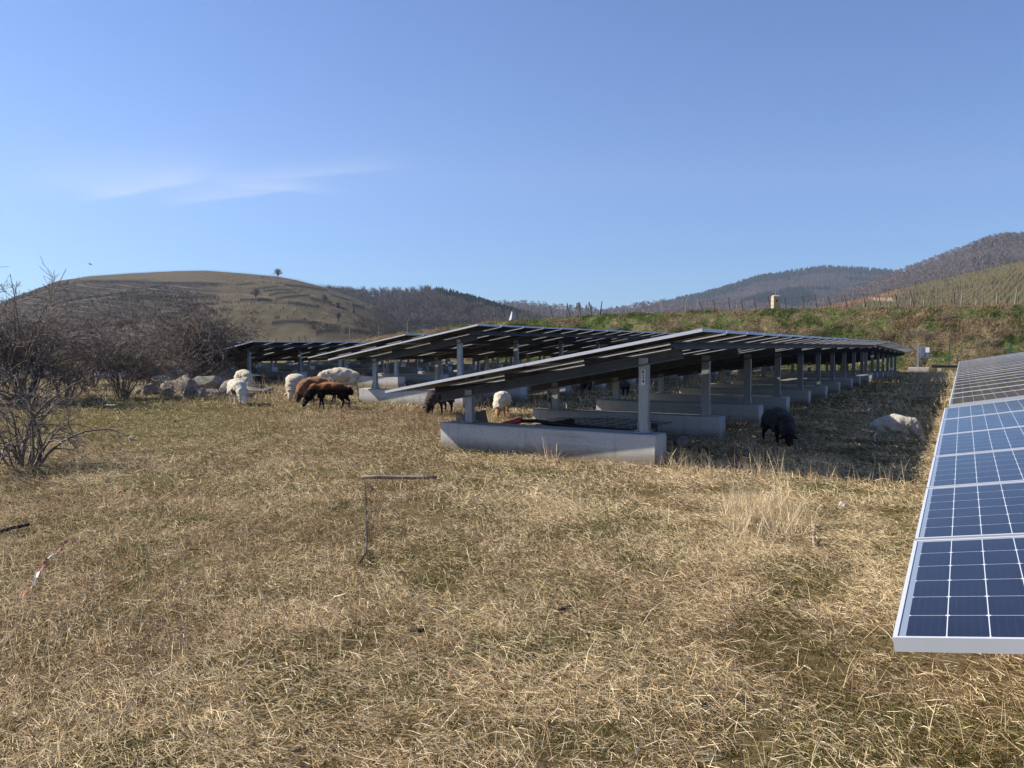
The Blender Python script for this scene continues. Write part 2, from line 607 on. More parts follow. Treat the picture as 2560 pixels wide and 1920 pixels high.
def vineyard_hill():
    v, f, PX, T = hill_mesh(SIL_A, 230, 700, 1.6, -420, 1320, 1100, 300, lambda t: t ** 1.15, (120, 26), 3)
    x, y = proj(v)
    X, D = v[..., 0], v[..., 1]
    Z = v[..., 2]
    n1 = fbm(X / 30, D / 30, 4); n2 = fbm(X / 6, D / 6, 8); n3 = fbm(X / 90, D / 60, 12)
    c = colarr(X.shape, (.135, .105, .068))
    c = blend(c, (.115, .100, .058), sstep(.45, .62, n3) * .8)
    c = blend(c, (.15, .12, .075), sstep(.52, .7, n1) * .7)
    # scrubby dark terraced slope on the left
    scrub = sstep(560, 470, x + (n1 - .5) * 160) * sstep(700, 712, y + (n1 - .5) * 8 - .012 * (x - 200))
    c = blend(c, (.062, .050, .044), scrub * (.55 + .6 * n2))
    terr = (y - .10 * x + 14 * (n3 - .5)) / 11.0
    tl = np.abs(terr - np.round(terr))
    c = blend(c, (.13, .11, .09), scrub * sstep(.20, .04, tl) * sstep(.25, .5, n1 + .2))
    c = blend(c, (.018, .017, .017), scrub * sstep(.12, .03, np.abs(tl - .24)) * .9)
    # a long dark hedge under the top plot
    hedge = np.exp(-((y - (703 + .018 * (x - 200) + 5 * (n1 - .5))) / 4.0) ** 2) * sstep(150, 240, x) * sstep(590, 520, x)
    c = blend(c, (.028, .027, .026), hedge * 1.3)
    # dark terrace lips
    for (xa, ya, xb, yb, w, sag) in ((660, 727, 740, 725, 2.2, -2), (672, 738, 752, 731, 2.2, -3), (688, 747, 775, 738, 2.5, -2), (600, 750, 680, 752, 2.5, -1), (720, 757, 800, 768, 3.0, 0),
                                     (712, 713, 820, 727, 2.5, -2), (680, 808, 790, 808, 4.0, -4), (685, 795, 700, 792, 3, 0), (776, 746, 830, 757, 2.4, 0), (880, 762, 912, 770, 3.5, 0), (830, 738, 880, 752, 1.8, 0),
                                     (590, 712, 640, 708, 1.6, 0), (640, 722, 695, 716, 1.4, 0), (430, 745, 540, 742, 3, 0), (300, 740, 420, 748, 5, 0), (790, 833, 850, 824, 6, -2), (860, 826, 940, 832, 4, 0), (330, 790, 480, 800, 5, 0)):
        tt = (x - xa) / (xb - xa)
        ly = ya + (yb - ya) * tt + sag * np.sin(np.pi * np.clip(tt, 0, 1))
        m = np.exp(-((y - ly + 2 * (n2 - .5)) / (w * 1.25)) ** 2) * (tt > 0) * (tt < 1) * (.9 + .7 * n2)
        c = blend(c, (.026, .020, .017), m)
        c = blend(c, (.10, .10, .05), np.exp(-((y - ly - w * 1.8) / 1.5) ** 2) * (tt > 0) * (tt < 1) * .7)
    # tracks
    for (xa, ya, xb, yb, w) in ((665, 707, 735, 699, .9), (715, 716, 755, 735, .8), (730, 765, 790, 812, .9), (800, 780, 880, 800, .9), (790, 812, 812, 825, .9), (600, 735, 760, 752, .6)):
        tt = (x - xa) / (xb - xa)
        ly = ya + (yb - ya) * tt
        c = blend(c, (.27, .23, .16), np.exp(-((y - ly) / w) ** 2) * (tt > 0) * (tt < 1) * .7)
    # vine rows: fine stripes running downhill
    rows = np.sin(2 * np.pi * (X + D * .12) / 7.0) * .5 + .5
    vine = 1 - np.clip(scrub + sstep(900, 960, x), 0, 1)
    c = blend(c, (.055, .048, .034), rows * vine * .28)
    c = blend(c, (.062, .050, .045), sstep(905, 990, x + 40 * (n1 - .5)) * .8)
    c = blend(c, (.05, .042, .038), sstep(822, 845, y + 30 * (n1 - .5)) * sstep(760, 840, x) * .7)
    c = c * .74
    return finish_hill('vineyard_hill', v, f, c, M['hill']), v, x, y, scrub


HA = vineyard_hill()


def forest_hill(name, sil, d0, d1, x0, x1, nc, nr, relief, seed, base, alt, shape=lambda t: t ** .9, mat='hill'):
    v, f, PX, T = hill_mesh(sil, d0, d1, 2.0, x0, x1, nc, nr, shape, relief, seed)
    X, D = v[..., 0], v[..., 1]
    n1 = fbm(X / (d1 * .06), D / (d1 * .06), seed + 5); n2 = fbm(X / (d1 * .012), D / (d1 * .012), seed + 9)
    c = colarr(X.shape, base)
    c = blend(c, alt, sstep(.4, .65, n1))
    c = c * (.75 + .5 * n2)[..., None]
    finish_hill(name, v, f, c, M[mat])
    return v


HB = forest_hill('wooded_hill', SIL_B, 700, 1150, 560, 1640, 300, 100, (170, 30), 21, (.075, .058, .048), (.055, .046, .04))
HC = forest_hill('wooded_hill', SIL_C, 1400, 2100, 950, 2450, 260, 70, (300, 50), 25, (.075, .057, .050), (.06, .048, .044))
HD = forest_hill('mountain', SIL_D, 2000, 3400, 1480, 2650, 300, 110, (420, 150), 29, (.065, .052, .048), (.030, .038, .030))
HE = forest_hill('mountain', SIL_E, 1100, 1900, 1820, 2950, 300, 110, (300, 70), 33, (.07, .055, .047), (.058, .045, .04))


def right_vineyard():
    v, f, PX, T = hill_mesh(SIL_F, 110, 420, 1.4, 1930, 2950, 700, 220, lambda t: t ** 1.05, (60, 3), 41, zbase=3.6)
    x, y = proj(v)
    X, D = v[..., 0], v[..., 1]
    n1 = fbm(X / 12, D / 20, 44); n2 = fbm(X / 2.5, D / 2.5, 48)
    c = colarr(X.shape, (.125, .10, .058))
    c = blend(c, (.10, .105, .045), sstep(.4, .65, n1))
    rows = np.sin(2 * np.pi * (X - D * .72) / 2.2) * .5 + .5
    c = blend(c, (.19, .15, .10), sstep(.7, .95, rows) * .45)
    c = blend(c, (.06, .055, .03), sstep(.35, .1, rows) * .35)
    # red tilled strip along the left edge
    ly = np.interp(x, [2040, 2244, 2560], [768, 724, 655])
    c = blend(c, (.30, .15, .095), np.exp(-((y - ly - 8) / 6.0) ** 2) * sstep(2300, 2200, x) * (.5 + .6 * n2))
    pt = sstep(2175, 2185, x) * sstep(2240, 2225, x) * sstep(742, 745, y) * sstep(754, 750, y)
    c = blend(c, (.42, .33, .25), pt)
    c = c * .82
    return finish_hill('vineyard_hill', v, f, c, M['hill']), v


HF = right_vineyard()

# ------------------------------------------------------------------ forests (too many to count)
def surf_sampler(v):
    nr, nc, _ = v.shape
    def s(n, rng, tmin=0., tmax=1., rows=None):
        rmax = rows or (nr - 16)
        i = rng.uniform(tmin * rmax, tmax * rmax, n); j = rng.uniform(0, nc - 1.001, n)
        i0 = i.astype(int).clip(0, nr - 2); j0 = j.astype(int)
        fi = (i - i0)[:, None]; fj = (j - j0)[:, None]
        return (v[i0, j0] * (1 - fi) * (1 - fj) + v[i0 + 1, j0] * fi * (1 - fj) + v[i0, j0 + 1] * (1 - fi) * fj + v[i0 + 1, j0 + 1] * fi * fj)
    return s


def tri_tree(rng, kind):
    """a template tree of unit height: arrays of triangles and a shade per vertex"""
    V = []; S = []
    if kind == 'bare':
        def strip(p, q, w0, w1, s):
            p = np.array(p); q = np.array(q)
            d = q - p; d /= np.linalg.norm(d) + 1e-9
            a = np.cross(d, rng.normal(size=3)); a /= np.linalg.norm(a) + 1e-9
            V.extend([p - a * w0, p + a * w0, q]); S.extend([s] * 3)
        strip((0, 0, -.1), (0, 0, .75), .022, 0, .75)
        for k in range(34):
            h = rng.uniform(.22, .7)
            an = rng.uniform(0, 6.28); r = rng.uniform(.10, .30) * (1.15 - h * .4)
            top = min(1.0, h + rng.uniform(.15, .38))
            q = (math.cos(an) * r, math.sin(an) * r, top)
            strip((math.cos(an) * r * .15, math.sin(an) * r * .15, h), q, .014, .0, rng.uniform(.7, 1.2))
            for _ in range(2):
                e = np.array(q) + rng.normal(size=3) * .09
                m = np.array(q) * .6 + np.array((0, 0, h)) * .4
                strip(m, e, .012, 0, rng.uniform(.8, 1.35))
    elif kind == 'conifer':
        for k in range(9):
            z = .08 + k * .105; r = .21 * (1 - k / 9.5) + .02
            n = 7
            for j in range(n):
                a0 = 2 * math.pi * (j + rng.uniform(-.2, .2)) / n; a1 = a0 + 6.28 / n * 1.15
                rr = r * rng.uniform(.75, 1.2)
                s = rng.uniform(.6, 1.4)
                V.extend([(0, 0, min(1, z + .17)), (math.cos(a0) * rr, math.sin(a0) * rr, z), (math.cos(a1) * rr, math.sin(a1) * rr, z + rng.uniform(-.02, .02))]); S.extend([s] * 3)
    else:   # far crown: ragged clump of twig faces
        for k in range(44):
            an = rng.uniform(0, 6.28); ph = rng.uniform(-.3, 1.4)
            r = rng.uniform(.2, .38)
            p = np.array((math.cos(an) * math.cos(ph) * r, math.sin(an) * math.cos(ph) * r, .55 + .42 * math.sin(ph)))
            s = rng.uniform(.85, 1.15)
            for _ in range(1):
                V.extend([p + rng.normal(size=3) * .05, p + rng.normal(size=3) * .05, p + rng.normal(size=3) * .05 + np.array((0, 0, .09))]); S.extend([s] * 3)
    return np.array(V, float), np.array(S, float)


def forest(name, pts, hts, cols, kind, seed, label, cat):
    rng = np.random.default_rng(seed)
    tm = [tri_tree(rng, kind) for _ in range(7)]
    vs = []; cs = []
    idx = rng.integers(0, 7, len(pts)); ang = rng.uniform(0, 6.28, len(pts))
    for k in range(7):
        sel = np.where(idx == k)[0]
        if not len(sel): continue
        V, S = tm[k]
        ca, sa = np.cos(ang[sel])[:, None], np.sin(ang[sel])[:, None]
        h = hts[sel][:, None]
        wd = rng.uniform(.85, 1.3, len(sel))[:, None] * h
        x = (V[None, :, 0] * ca - V[None, :, 1] * sa) * wd + pts[sel, 0:1]
        y = (V[None, :, 0] * sa + V[None, :, 1] * ca) * wd + pts[sel, 1:2]
        z = V[None, :, 2] * h + pts[sel, 2:3]
        vs.append(np.stack([x, y, z], -1).reshape(-1, 3))
        cs.append((cols[sel][:, None, :] * S[None, :, None]).reshape(-1, 3))
    vs = np.vstack(vs); cs = np.vstack(cs)
    me = np_mesh(name, vs, np.arange(len(vs)).reshape(-1, 3), cs)
    o = link(name, me, M['wood'])
    tag(o, label, cat, kind='stuff')
    return o


def jitter_cols(rng, n, base, amt=.15):
    c = np.tile(np.array(base), (n, 1))
    return c * (1 + amt * rng.uniform(-1, 1, (n, 1))) * (1 + .1 * rng.uniform(-1, 1, (n, 3)))


def vis_filter(p, keep):
    x, y = proj(p)
    return p[keep(x, y)]


rng = np.random.default_rng(11)
p = surf_sampler(HB)(5200, rng, .25, 1.0)
x_, y_ = proj(p)
isc = (x_ > 1085) & (x_ < 1300) & (y_ < np.interp(x_, [1085, 1160, 1300], [748, 775, 805]))
bare = p[~isc]
forest('bare_forest', bare, rng.uniform(9, 17, len(bare)), jitter_cols(rng, len(bare), (.135, .112, .098)), 'bare', 51,
       'leafless brown wood covering the low ridge right of the terraced hill', 'forest')
con = surf_sampler(HB)(9000, rng, .5, 1.0)
cx_, cy_ = proj(con)
con = con[(cx_ > 1085) & (cx_ < 1330) & (cy_ < np.interp(cx_, [1085, 1160, 1330], [743, 772, 806]))]
forest('conifer_forest', con, rng.uniform(9, 15, len(con)), jitter_cols(rng, len(con), (.022, .032, .018), .4), 'conifer', 52,
       'dark conifers running down the right end of the wooded ridge', 'forest')
p = surf_sampler(HC)(7000, rng, .2, 1.0)
forest('bare_forest', p, rng.uniform(10, 18, len(p)), jitter_cols(rng, len(p), (.17, .13, .115)), 'far', 53,
       'hazy leafless wood on the low skyline between the two high hills', 'forest')
p = surf_sampler(HD)(15000, rng, .2, 1.0)
nn = fbm(p[:, 0] / 260, p[:, 1] / 260, 71)
cc = jitter_cols(rng, len(p), (.125, .102, .092))
dk = (nn > .53)
dkx, dky = proj(p)
crest = dky < np.interp(dkx, [q[0] for q in SIL_D], [q[1] for q in SIL_D]) + 16
dk |= crest & (rng.uniform(size=len(p)) < .75)
forest('bare_forest', p[~dk], rng.uniform(12, 20, (~dk).sum()), cc[~dk], 'far', 54, 'leafless brown wood on the farther mountain with the mast', 'forest')
forest('conifer_forest', p[dk], rng.uniform(15, 25, dk.sum()), jitter_cols(rng, dk.sum(), (.022, .033, .022), .35), 'conifer', 55,
       'dark conifers along the top of the mountain with the mast', 'forest')
p = surf_sampler(HE)(13000, rng, .2, 1.0)
forest('bare_forest', p, rng.uniform(8, 14, len(p)), jitter_cols(rng, len(p), (.15, .118, .10)), 'far', 56,
       'purplish brown leafless wood on the nearer mountain at the right edge', 'forest')
p = surf_sampler(HE)(5000, rng, .5, 1.0)
x_, y_ = proj(p)
nn = fbm(p[:, 0] / 120, p[:, 1] / 120, 77)
sel = (x_ > 2430) & ((nn > .62) | ((y_ < 606) & (x_ > 2510)))
p = p[sel]
forest('conifer_forest', p, rng.uniform(10, 15, len(p)), jitter_cols(rng, len(p), (.03, .036, .02), .3), 'conifer', 57,
       'few dark conifers near the top of the rightmost mountain', 'forest')
# hillside scrub on the terraced slope
p = surf_sampler(HA[1])(26000, rng, .12, .99)
x_, y_ = proj(p)
n_ = fbm(p[:, 0] / 14, p[:, 1] / 14, 81)
n3_ = fbm(p[:, 0] / 30, p[:, 1] / 30, 4)
keep = ((x_ < 540 + 60 * (n3_ - .5)) & (y_ > 706 + .012 * (x_ - 200)) & (n_ > .46)) | ((x_ > 900 + 60 * (n_ - .5)) & (n_ > .36) & (y_ > 775)) | ((y_ > 812) & (x_ > 770) & (n_ > .42)) | ((n_ > .70) & (x_ > 540))
p = p[keep]
forest('hillside_scrub', p, rng.uniform(.8, 2.2, len(p)), jitter_cols(rng, len(p), (.10, .082, .07), .4), 'far', 58,
       'leafless brown scrub scattered over the terraced vineyard hill', 'scrub')

# ------------------------------------------------------------------ embankment
TOP = [(560, 866), (700, 862), (860, 853), (940, 843), (1000, 834), (1040, 830), (1212, 807), (1384, 795), (1555, 786), (1800, 778), (2000, 772), (2560, 763), (2900, 757)]


def bank():
    nc = 620
    px = np.linspace(540, 2900, nc)
    r = (px - 1280) / F
    k = .863 + .505 * r
    dt = 61 / k; d0 = 53.6 / k
    ztop = CAMH + (866 - interp(TOP, px)) / F * dt
    tt = np.concatenate([np.linspace(0, 1, 70), [1.05, 1.12, 1.25, 1.5, 2.5, 5, 9]])
    T, PXm = np.meshgrid(tt, px, indexing='ij')
    D = d0[None] + (dt - d0)[None] * T
    X = r[None] * D
    base = gz(X, D) - .05
    s = np.clip(T, 0, 1)
    s = .25 * s + .75 * (s * s * (3 - 2 * s))
    Z = base + (ztop[None] - base) * s
    n = (fbm(X / 1.6, D / 1.6, 61) - .5) * .55 + (fbm(X / .45, D / .45, 63) - .5) * .22
    amp = np.clip((ztop[None] - base) / 2.5, 0, 1)
    Z = Z + n * amp * np.where(T > 1, .1, np.sin(np.pi * np.clip(T, 0, 1)) ** .5 * .9 + .1)
    Z = np.where(T > 1, ztop[None] - .02 * (T - 1), Z)
    v = np.stack([X, D, Z], -1)
    nr = len(tt)
    i = np.arange(nr - 1)[:, None]; j = np.arange(nc - 1)[None]
    f = np.stack([i * nc + j, i * nc + j + 1, (i + 1) * nc + j + 1, (i + 1) * nc + j], -1).reshape(-1, 4)
    return v, f


BK, bf = bank()
bx, by = proj(BK)
bn = fbm(BK[..., 0] / 2.2, BK[..., 1] / 1.5, 91); bn2 = fbm(BK[..., 0] / .5, BK[..., 1] / .5, 95)


def bank_green(x, y):
    """how green the bank is at a place, 0..1"""
    px, D = x, y
    return px


bc = colarr(bx.shape, (.19, .145, .085))
bn3 = fbm(BK[..., 0] / .9, BK[..., 1] / .7, 93, 5)
gr = sstep(.36, .66, .45 * bn + .55 * bn3 + .11 * np.exp(-((bx - 1560) / 330.) ** 2) - .03 * sstep(2000, 2500, bx) - .14 * sstep(1250, 1050, bx) - .015)
bc = blend(bc, (.075, .12, .025), gr)
bc = blend(bc, (.30, .24, .14), sstep(.58, .75, bn2) * .7)
bc = blend(bc, (.05, .042, .03), sstep(.42, .25, bn2) * .6)
bme = np_mesh('embankment', BK.reshape(-1, 3), bf[:, ::-1], bc.reshape(-1, 3), smooth=True)
if bme.polygons[2000].normal.z < 0: bme.flip_normals()
tag(link('embankment', bme, M['bankgrass']), kind='structure')


def blades(name, base, length, width, azim, elev, bend, cols, label, cat, mat, segs=2, kind='stuff'):
    """curved flat blades, all in one mesh"""
    n = len(base)
    d0 = np.stack([np.cos(azim) * np.cos(elev), np.sin(azim) * np.cos(elev), np.sin(elev)], 1)
    e2 = elev - bend
    d1 = np.stack([np.cos(azim) * np.cos(e2), np.sin(azim) * np.cos(e2), np.sin(e2)], 1)
    rn = np.random.default_rng(len(base))
    side = np.cross(d0, rn.normal(size=(n, 3)))
    side /= np.linalg.norm(side, axis=1, keepdims=True) + 1e-9
    L = length[:, None]; W = width[:, None] * .5
    p0 = base; p1 = base + d0 * L * .5; p2 = p1 + d1 * L * .5
    v = np.stack([p0 - side * W, p0 + side * W, p1 + side * W * .85, p1 - side * W * .85, p2], 1)
    idx = np.arange(n)[:, None] * 5
    f = np.concatenate([idx + np.array([[0, 1, 2]]), idx + np.array([[0, 2, 3]]), idx + np.array([[3, 2, 4]])], 0)
    c = np.repeat(cols[:, None, :], 5, 1)
    me = np_mesh(name, v.reshape(-1, 3), f, c.reshape(-1, 3))
    o = link(name, me, mat)
    tag(o, label, cat, kind=kind)
    return o


def pick(rng, n, palette, probs, jit=.25):
    pal = np.array(palette)
    if isinstance(probs, np.ndarray) and probs.ndim == 2:
        cs = np.cumsum(probs / probs.sum(1, keepdims=True), 1)
        i = (rng.uniform(size=(n, 1)) > cs).sum(1).clip(0, len(pal) - 1)
    else:
        i = rng.choice(len(pal), n, p=np.array(probs) / sum(probs))
    return pal[i] * (1 + jit * rng.uniform(-1, 1, (n, 1)))


rng = np.random.default_rng(101)
nb = 260000
bi = rng.uniform(0, 69, nb); bj = rng.uniform(0, BK.shape[1] - 1.01, nb)
i0 = bi.astype(int); j0 = bj.astype(int)
fi = (bi - i0)[:, None]; fj = (bj - j0)[:, None]
bp = BK[i0, j0] * (1 - fi) * (1 - fj) + BK[i0 + 1, j0] * fi * (1 - fj) + BK[i0, j0 + 1] * (1 - fi) * fj + BK[i0 + 1, j0 + 1] * fi * fj
gg = gr[i0, j0]
pr = np.stack([gg * 1.5, gg * .6, .15 + (1 - gg) * .8, .1 + (1 - gg) * .55, .1 + (1 - gg) * .3], 1)
cl = pick(rng, nb, [(.06, .115, .022), (.125, .165, .045), (.36, .28, .155), (.22, .155, .10), (.13, .09, .065)], pr, .3)
tall = fbm(bp[:, 0] / .9, bp[:, 1] / .9, 97)
ln = rng.uniform(.10, .28, nb) * (.5 + 1.3 * sstep(.45, .7, tall))
blades('bank_grass', bp, ln, rng.uniform(.012, .03, nb), rng.uniform(0, 6.28, nb), rng.uniform(.35, 1.4, nb), rng.uniform(.2, 1.8, nb), cl,
       'green grass and pale dead tufts covering the embankment', 'grass', M['bankgrass'])

# ------------------------------------------------------------------ field grass
def wedge(rng, n, d0, d1, pad=.72, power=1.0):
    """points in the view wedge and a little beside it, density falling with distance"""
    u = rng.uniform(size=n)
    d = (d0 ** (2 - power) + u * (d1 ** (2 - power) - d0 ** (2 - power))) ** (1 / (2 - power))
    x = rng.uniform(-1, 1, n) * (pad * d + .8)
    return x, d


def zones(x, y):
    """fields steering the sward: green, russet, straw"""
    px = 1280 + F * x / np.maximum(y, .1)
    U, V = UVof(x, y)
    a = fbm(x * .5, y * .5, 201); b = fbm(x * .9 + 7, y * .9, 205); c = fbm(x * 2.3, y * 2.3, 209)
    green = sstep(.45, .60, a * .3 + c * .7) * .62 + sstep(.5, .7, c) * .2
    green = green + .65 * sstep(9, 13, y) * sstep(-1.5, -5, x + .15 * y) * sstep(24, 18, y)          # mossy green on the left
    rus = sstep(.50, .66, b) * (.35 + .5 * sstep(1, -2, x))
    rus = rus + .5 * np.exp(-(((x + .20 * y) / 2.2) ** 2)) * sstep(8, 12, y)
    straw = sstep(.40, .62, .55 * fbm(x * .7, y * .7 + 11, 213) + .45 * fbm(x * 3.1, y * 2.6, 217)) * (.6 + .6 * sstep(0, 2.5, x))
    moss = sstep(9.5, 12.5, y) * sstep(-.25, -.32, x / np.maximum(y, .1)) * sstep(21, 17, y)
    rus = rus * (1 - .8 * moss); straw = straw * (1 - .8 * moss)
    return np.clip(green, 0, 1), np.clip(rus, 0, 1), np.clip(straw, 0, 1), np.clip(moss, 0, 1)


STRAW = [(.90, .76, .50), (.70, .54, .32), (.43, .30, .165), (.20, .13, .07), (.14, .14, .03), (.055, .068, .016), (.085, .052, .03), (.21, .18, .04)]


def sward(name, n, d0, d1, power, lmul, wmul, seed, label, up=.12, excl=None):
    rng = np.random.default_rng(seed)
    x, y = wedge(rng, n, d0, d1, power=power)
    bare = sstep(.54, .66, .6 * fbm(x * 1.5, y * 1.5, 261) + .4 * fbm(x * 6, y * 6, 267))      # thin, trodden spots
    kp = rng.uniform(size=n) > bare * .85
    x = x[kp]; y = y[kp]; n = len(x)
    g, ru, st, mo = zones(x, y)
    z = gz(x, y)
    pr = np.stack([(.24 + 1.3 * st), .36 + .7 * st, .36 + .3 * ru, .24 + .9 * ru, .17 + 1.6 * g, .14 + 1.3 * g, .20 + .4 * ru, .06 + 1.2 * mo + .15 * g], 1)
    cl = pick(rng, n, STRAW, pr, .22)
    isg = (cl[:, 1] > cl[:, 0] * .98)
    ln = rng.gamma(3.2, .019, n).clip(.018, .20) * lmul
    lg = rng.uniform(size=n) < .02; ln[lg] = rng.uniform(.12, .26, lg.sum()) * lmul
    ln[isg] = rng.uniform(.03, .075, isg.sum()) * lmul
    patch = fbm(x * 1.1, y * 1.1, 231)
    az = rng.uniform(0, 6.28, n)
    comb = 2.6 + 3.0 * (fbm(x * .35, y * .35, 221) - .5)
    al = rng.uniform(size=n) < .4
    az[al] = comb[al] + rng.normal(0, .6, al.sum())
    el = np.abs(rng.normal(0, .32, n)) + .02
    stand = rng.uniform(size=n) < up
    el[stand] = rng.uniform(.5, 1.4, stand.sum())
    el[isg] = rng.uniform(.4, 1.45, isg.sum())
    wd = rng.uniform(.0016, .0044, n) * wmul
    zb = z + rng.uniform(0, .045, n) * (.5 + patch) - .004
    zb[isg] = z[isg] - .003
    blades(name, np.stack([x, y, zb], 1), ln, wd, az, el, rng.uniform(-.15, .7, n), cl, label, 'grass', M['grass'])


sward('straw_litter', 520000, 2.0, 7.0, .7, .85, .68, 301, 'flattened straw and short grass in the foreground', .10)
sward('straw_litter', 520000, 6.5, 17.0, .7, .95, 1.15, 302, 'matted dry grass in the middle of the field', .16)
sward('straw_litter', 260000, 16.0, 48.0, .9, 1.5, 3.0, 303, 'dry grass far off between the panel rows', .4)


rng = np.random.default_rng(333)
nl = 900
lx_, ly_ = wedge(rng, nl, 2.1, 14, power=.8)
blades('twig_litter', np.stack([lx_, ly_, gz(lx_, ly_) + .03], 1), rng.uniform(.03, .16, nl), rng.uniform(.004, .009, nl), rng.uniform(0, 6.28, nl), rng.normal(.05, .12, nl), rng.uniform(-.2, .5, nl),
       pick(rng, nl, [(.035, .026, .022), (.10, .07, .05), (.80, .72, .56)], [2.2, 1.5, 1.2], .2), 'dark twigs, droppings and broad pale stalks strewn through the straw', 'litter', M['grass'])
ns = 9000
lx_, ly_ = wedge(rng, ns, 2.1, 9, power=.7)
kp = fbm(lx_ * .8, ly_ * .8, 351) > .52
lx_ = lx_[kp]; ly_ = ly_[kp]; ns = len(lx_)
blades('standing_stalks', np.stack([lx_, ly_, gz(lx_, ly_)], 1), rng.uniform(.06, .22, ns), rng.uniform(.0014, .0026, ns), rng.uniform(0, 6.28, ns), 1.5 - np.abs(rng.normal(0, .3, ns)), rng.uniform(-.1, .4, ns),
       pick(rng, ns, [(.55, .38, .26), (.40, .26, .17), (.72, .58, .38)], [1, 1, 1], .25), 'fine reddish stalks standing in loose patches of the foreground', 'grass', M['grass'])


def tufts(name, spots, seed, label, cols, lrange, wrange, per, spread, lean=.35):
    rng = np.random.default_rng(seed)
    B = []; Ls = []
    for (x, y, s, k) in spots:
        m = int(per * k)
        a = rng.uniform(0, 6.28, m); r = spread * s * np.sqrt(rng.uniform(size=m))
        bx = x + np.cos(a) * r; byy = y + np.sin(a) * r
        B.append(np.stack([bx, byy, gz(bx, byy) - .01, ], 1)); Ls.append(rng.uniform(*lrange, m) * s)
    B = np.vstack(B); Ls = np.concatenate(Ls); n = len(B)
    return blades(name, B, Ls, rng.uniform(*wrange, n), rng.uniform(0, 6.28, n), 1.5 - np.abs(rng.normal(0, lean, n)), rng.normal(.1, .25, n), pick(rng, n, cols, [1] * len(cols), .25), label, 'grass', M['grass'])


pale = [(.74, .60, .40), (.56, .43, .27), (.40, .29, .18)]
sp = []
rng = np.random.default_rng(5)
for i in range(70):            # stalks along the front edge of the shaded ground
    px = rng.uniform(1660, 2290)
    q = G(px, np.interp(px, [1660, 2300], [1172, 1215]) + rng.uniform(-14, 22))
    sp.append((q.x, q.y, rng.uniform(.6, 1.25), rng.uniform(.2, 1)))
for (px, py, s, k) in ((1700, 1178, 1.2, 2.5), (1715, 1180, 1.0, 2), (1770, 1180, .9, 1.6), (1875, 1185, 1.5, 2.2), (1890, 1188, 1.2, 2), (2045, 1190, 1.3, 2), (2065, 1195, 1.1, 2), (1925, 1195, 1.3, 1.4)):
    q = G(px, py); sp.append((q.x, q.y, s, k))
tufts('tall_dry_stalks', sp, 401, 'tall pale stalks lining the front edge of the shaded ground', pale, (.12, .36), (.003, .006), 9, .12)
sp = []
for i in range(60):
    q = G(rng.normal(1920, 55), rng.normal(1290, 34)); sp.append((q.x, q.y, rng.uniform(.6, 1.1), 1))
tufts('pale_grass_clump', sp, 402, 'pale upright grass clump in front of the shaded ground', [(.80, .68, .46), (.62, .50, .32), (.46, .35, .21)], (.12, .34), (.002, .0045), 18, .12, .4)
q = at(1375, 1150, 0)
tufts('dead_weed', [(q.x, q.y, 1.0, 1)], 403, 'spiky dead weed against the front concrete base', [(.62, .52, .40), (.42, .32, .24)], (.15, .42), (.004, .009), 42, .10, .8)
sp = []
for i in range(60):
    q = G(rng.uniform(900, 1350), rng.uniform(1035, 1095)); sp.append((q.x, q.y, rng.uniform(.5, 1.0), 1))
for i in range(110):
    q = G(rng.uniform(560, 1100), rng.uniform(1000, 1075)); sp.append((q.x, q.y, rng.uniform(.35, .8), 1))
tufts('russet_grass', sp, 404, 'reddish dry grass between the sheep and the front row', [(.36, .235, .14), (.27, .165, .10), (.45, .33, .20), (.20, .12, .08)], (.10, .28), (.004, .008), 34, .34, .6)
sp = []
for i in range(34):
    q = G(rng.uniform(20, 640), rng.uniform(1110, 1500)); sp.append((q.x, q.y, rng.uniform(.4, .8), 1))
tufts('russet_grass', sp, 405, 'short reddish tufts around the nearest bare shrub', [(.30, .17, .10), (.22, .12, .075), (.38, .25, .15)], (.06, .2), (.0018, .0035), 70, .26, .7)
sp = []
for i in range(300):           # stalks between the rows, among the bases
    U = rng.uniform(14, 50); V = rng.uniform(-24, -8.2)
    q = P(U, V); sp.append((q.x, q.y, rng.uniform(.7, 1.6), 1))
tufts('tall_dry_stalks', sp, 406, 'tall dry stalks standing between the rear panel rows', [(.42, .32, .20), (.30, .22, .14)], (.15, .45), (.008, .016), 16, .4, .3)
sp = []
for i in range(140):
    q = P(rng.uniform(16, 52), rng.normal(-1.2, .35)); sp.append((q.x, q.y, rng.uniform(.5, 1.1), 1))
tufts('tall_dry_stalks', sp, 407, 'dry stalks along the sunny strip beside the lower panels', pale, (.12, .36), (.006, .013), 14, .3, .4)

# ------------------------------------------------------------------ solar tables
TILT = math.asin(0.795 / (2 * PL + .012))
ZL = 0.796
PG = 1.014                          # panel pitch along the row
PROTO = {}


def panel_meshes():
    t = .035
    lam = MB()
    lam.box(.008, PL - .008, .008, PW - .008, -.010, -.003, 0)
    # underside skin and junction boxes
    lam.box(.03, PL - .03, .03, PW - .03, -.0135, -.0105, 1)
    for k in (-.25, 0, .25):
        lam.box(PL / 2 - .03, PL / 2 + .03, PW / 2 + k - .04, PW / 2 + k + .04, -.032, -.014, 2)
    me = lam.mesh('solar_panel')
    for mm in (M['glass'], M['backsheet'], M['black']): me.materials.append(mm)
    fr = MB()
    w = .0105
    fr.box(0, PL, 0, w, -t, 0).box(0, PL, PW - w, PW, -t, 0).box(0, w, w, PW - w, -t, 0).box(PL - w, PL, w, PW - w, -t, 0)
    l = .03     # bottom flange
    fr.box(w, PL - w, w, l, -t, -t + .002).box(w, PL - w, PW - l, PW - w, -t, -t + .002)
    fm = fr.mesh('panel_frame'); fm.materials.append(M['frame'])
    return me, fm


PANEL_ME, FRAME_ME = panel_meshes()


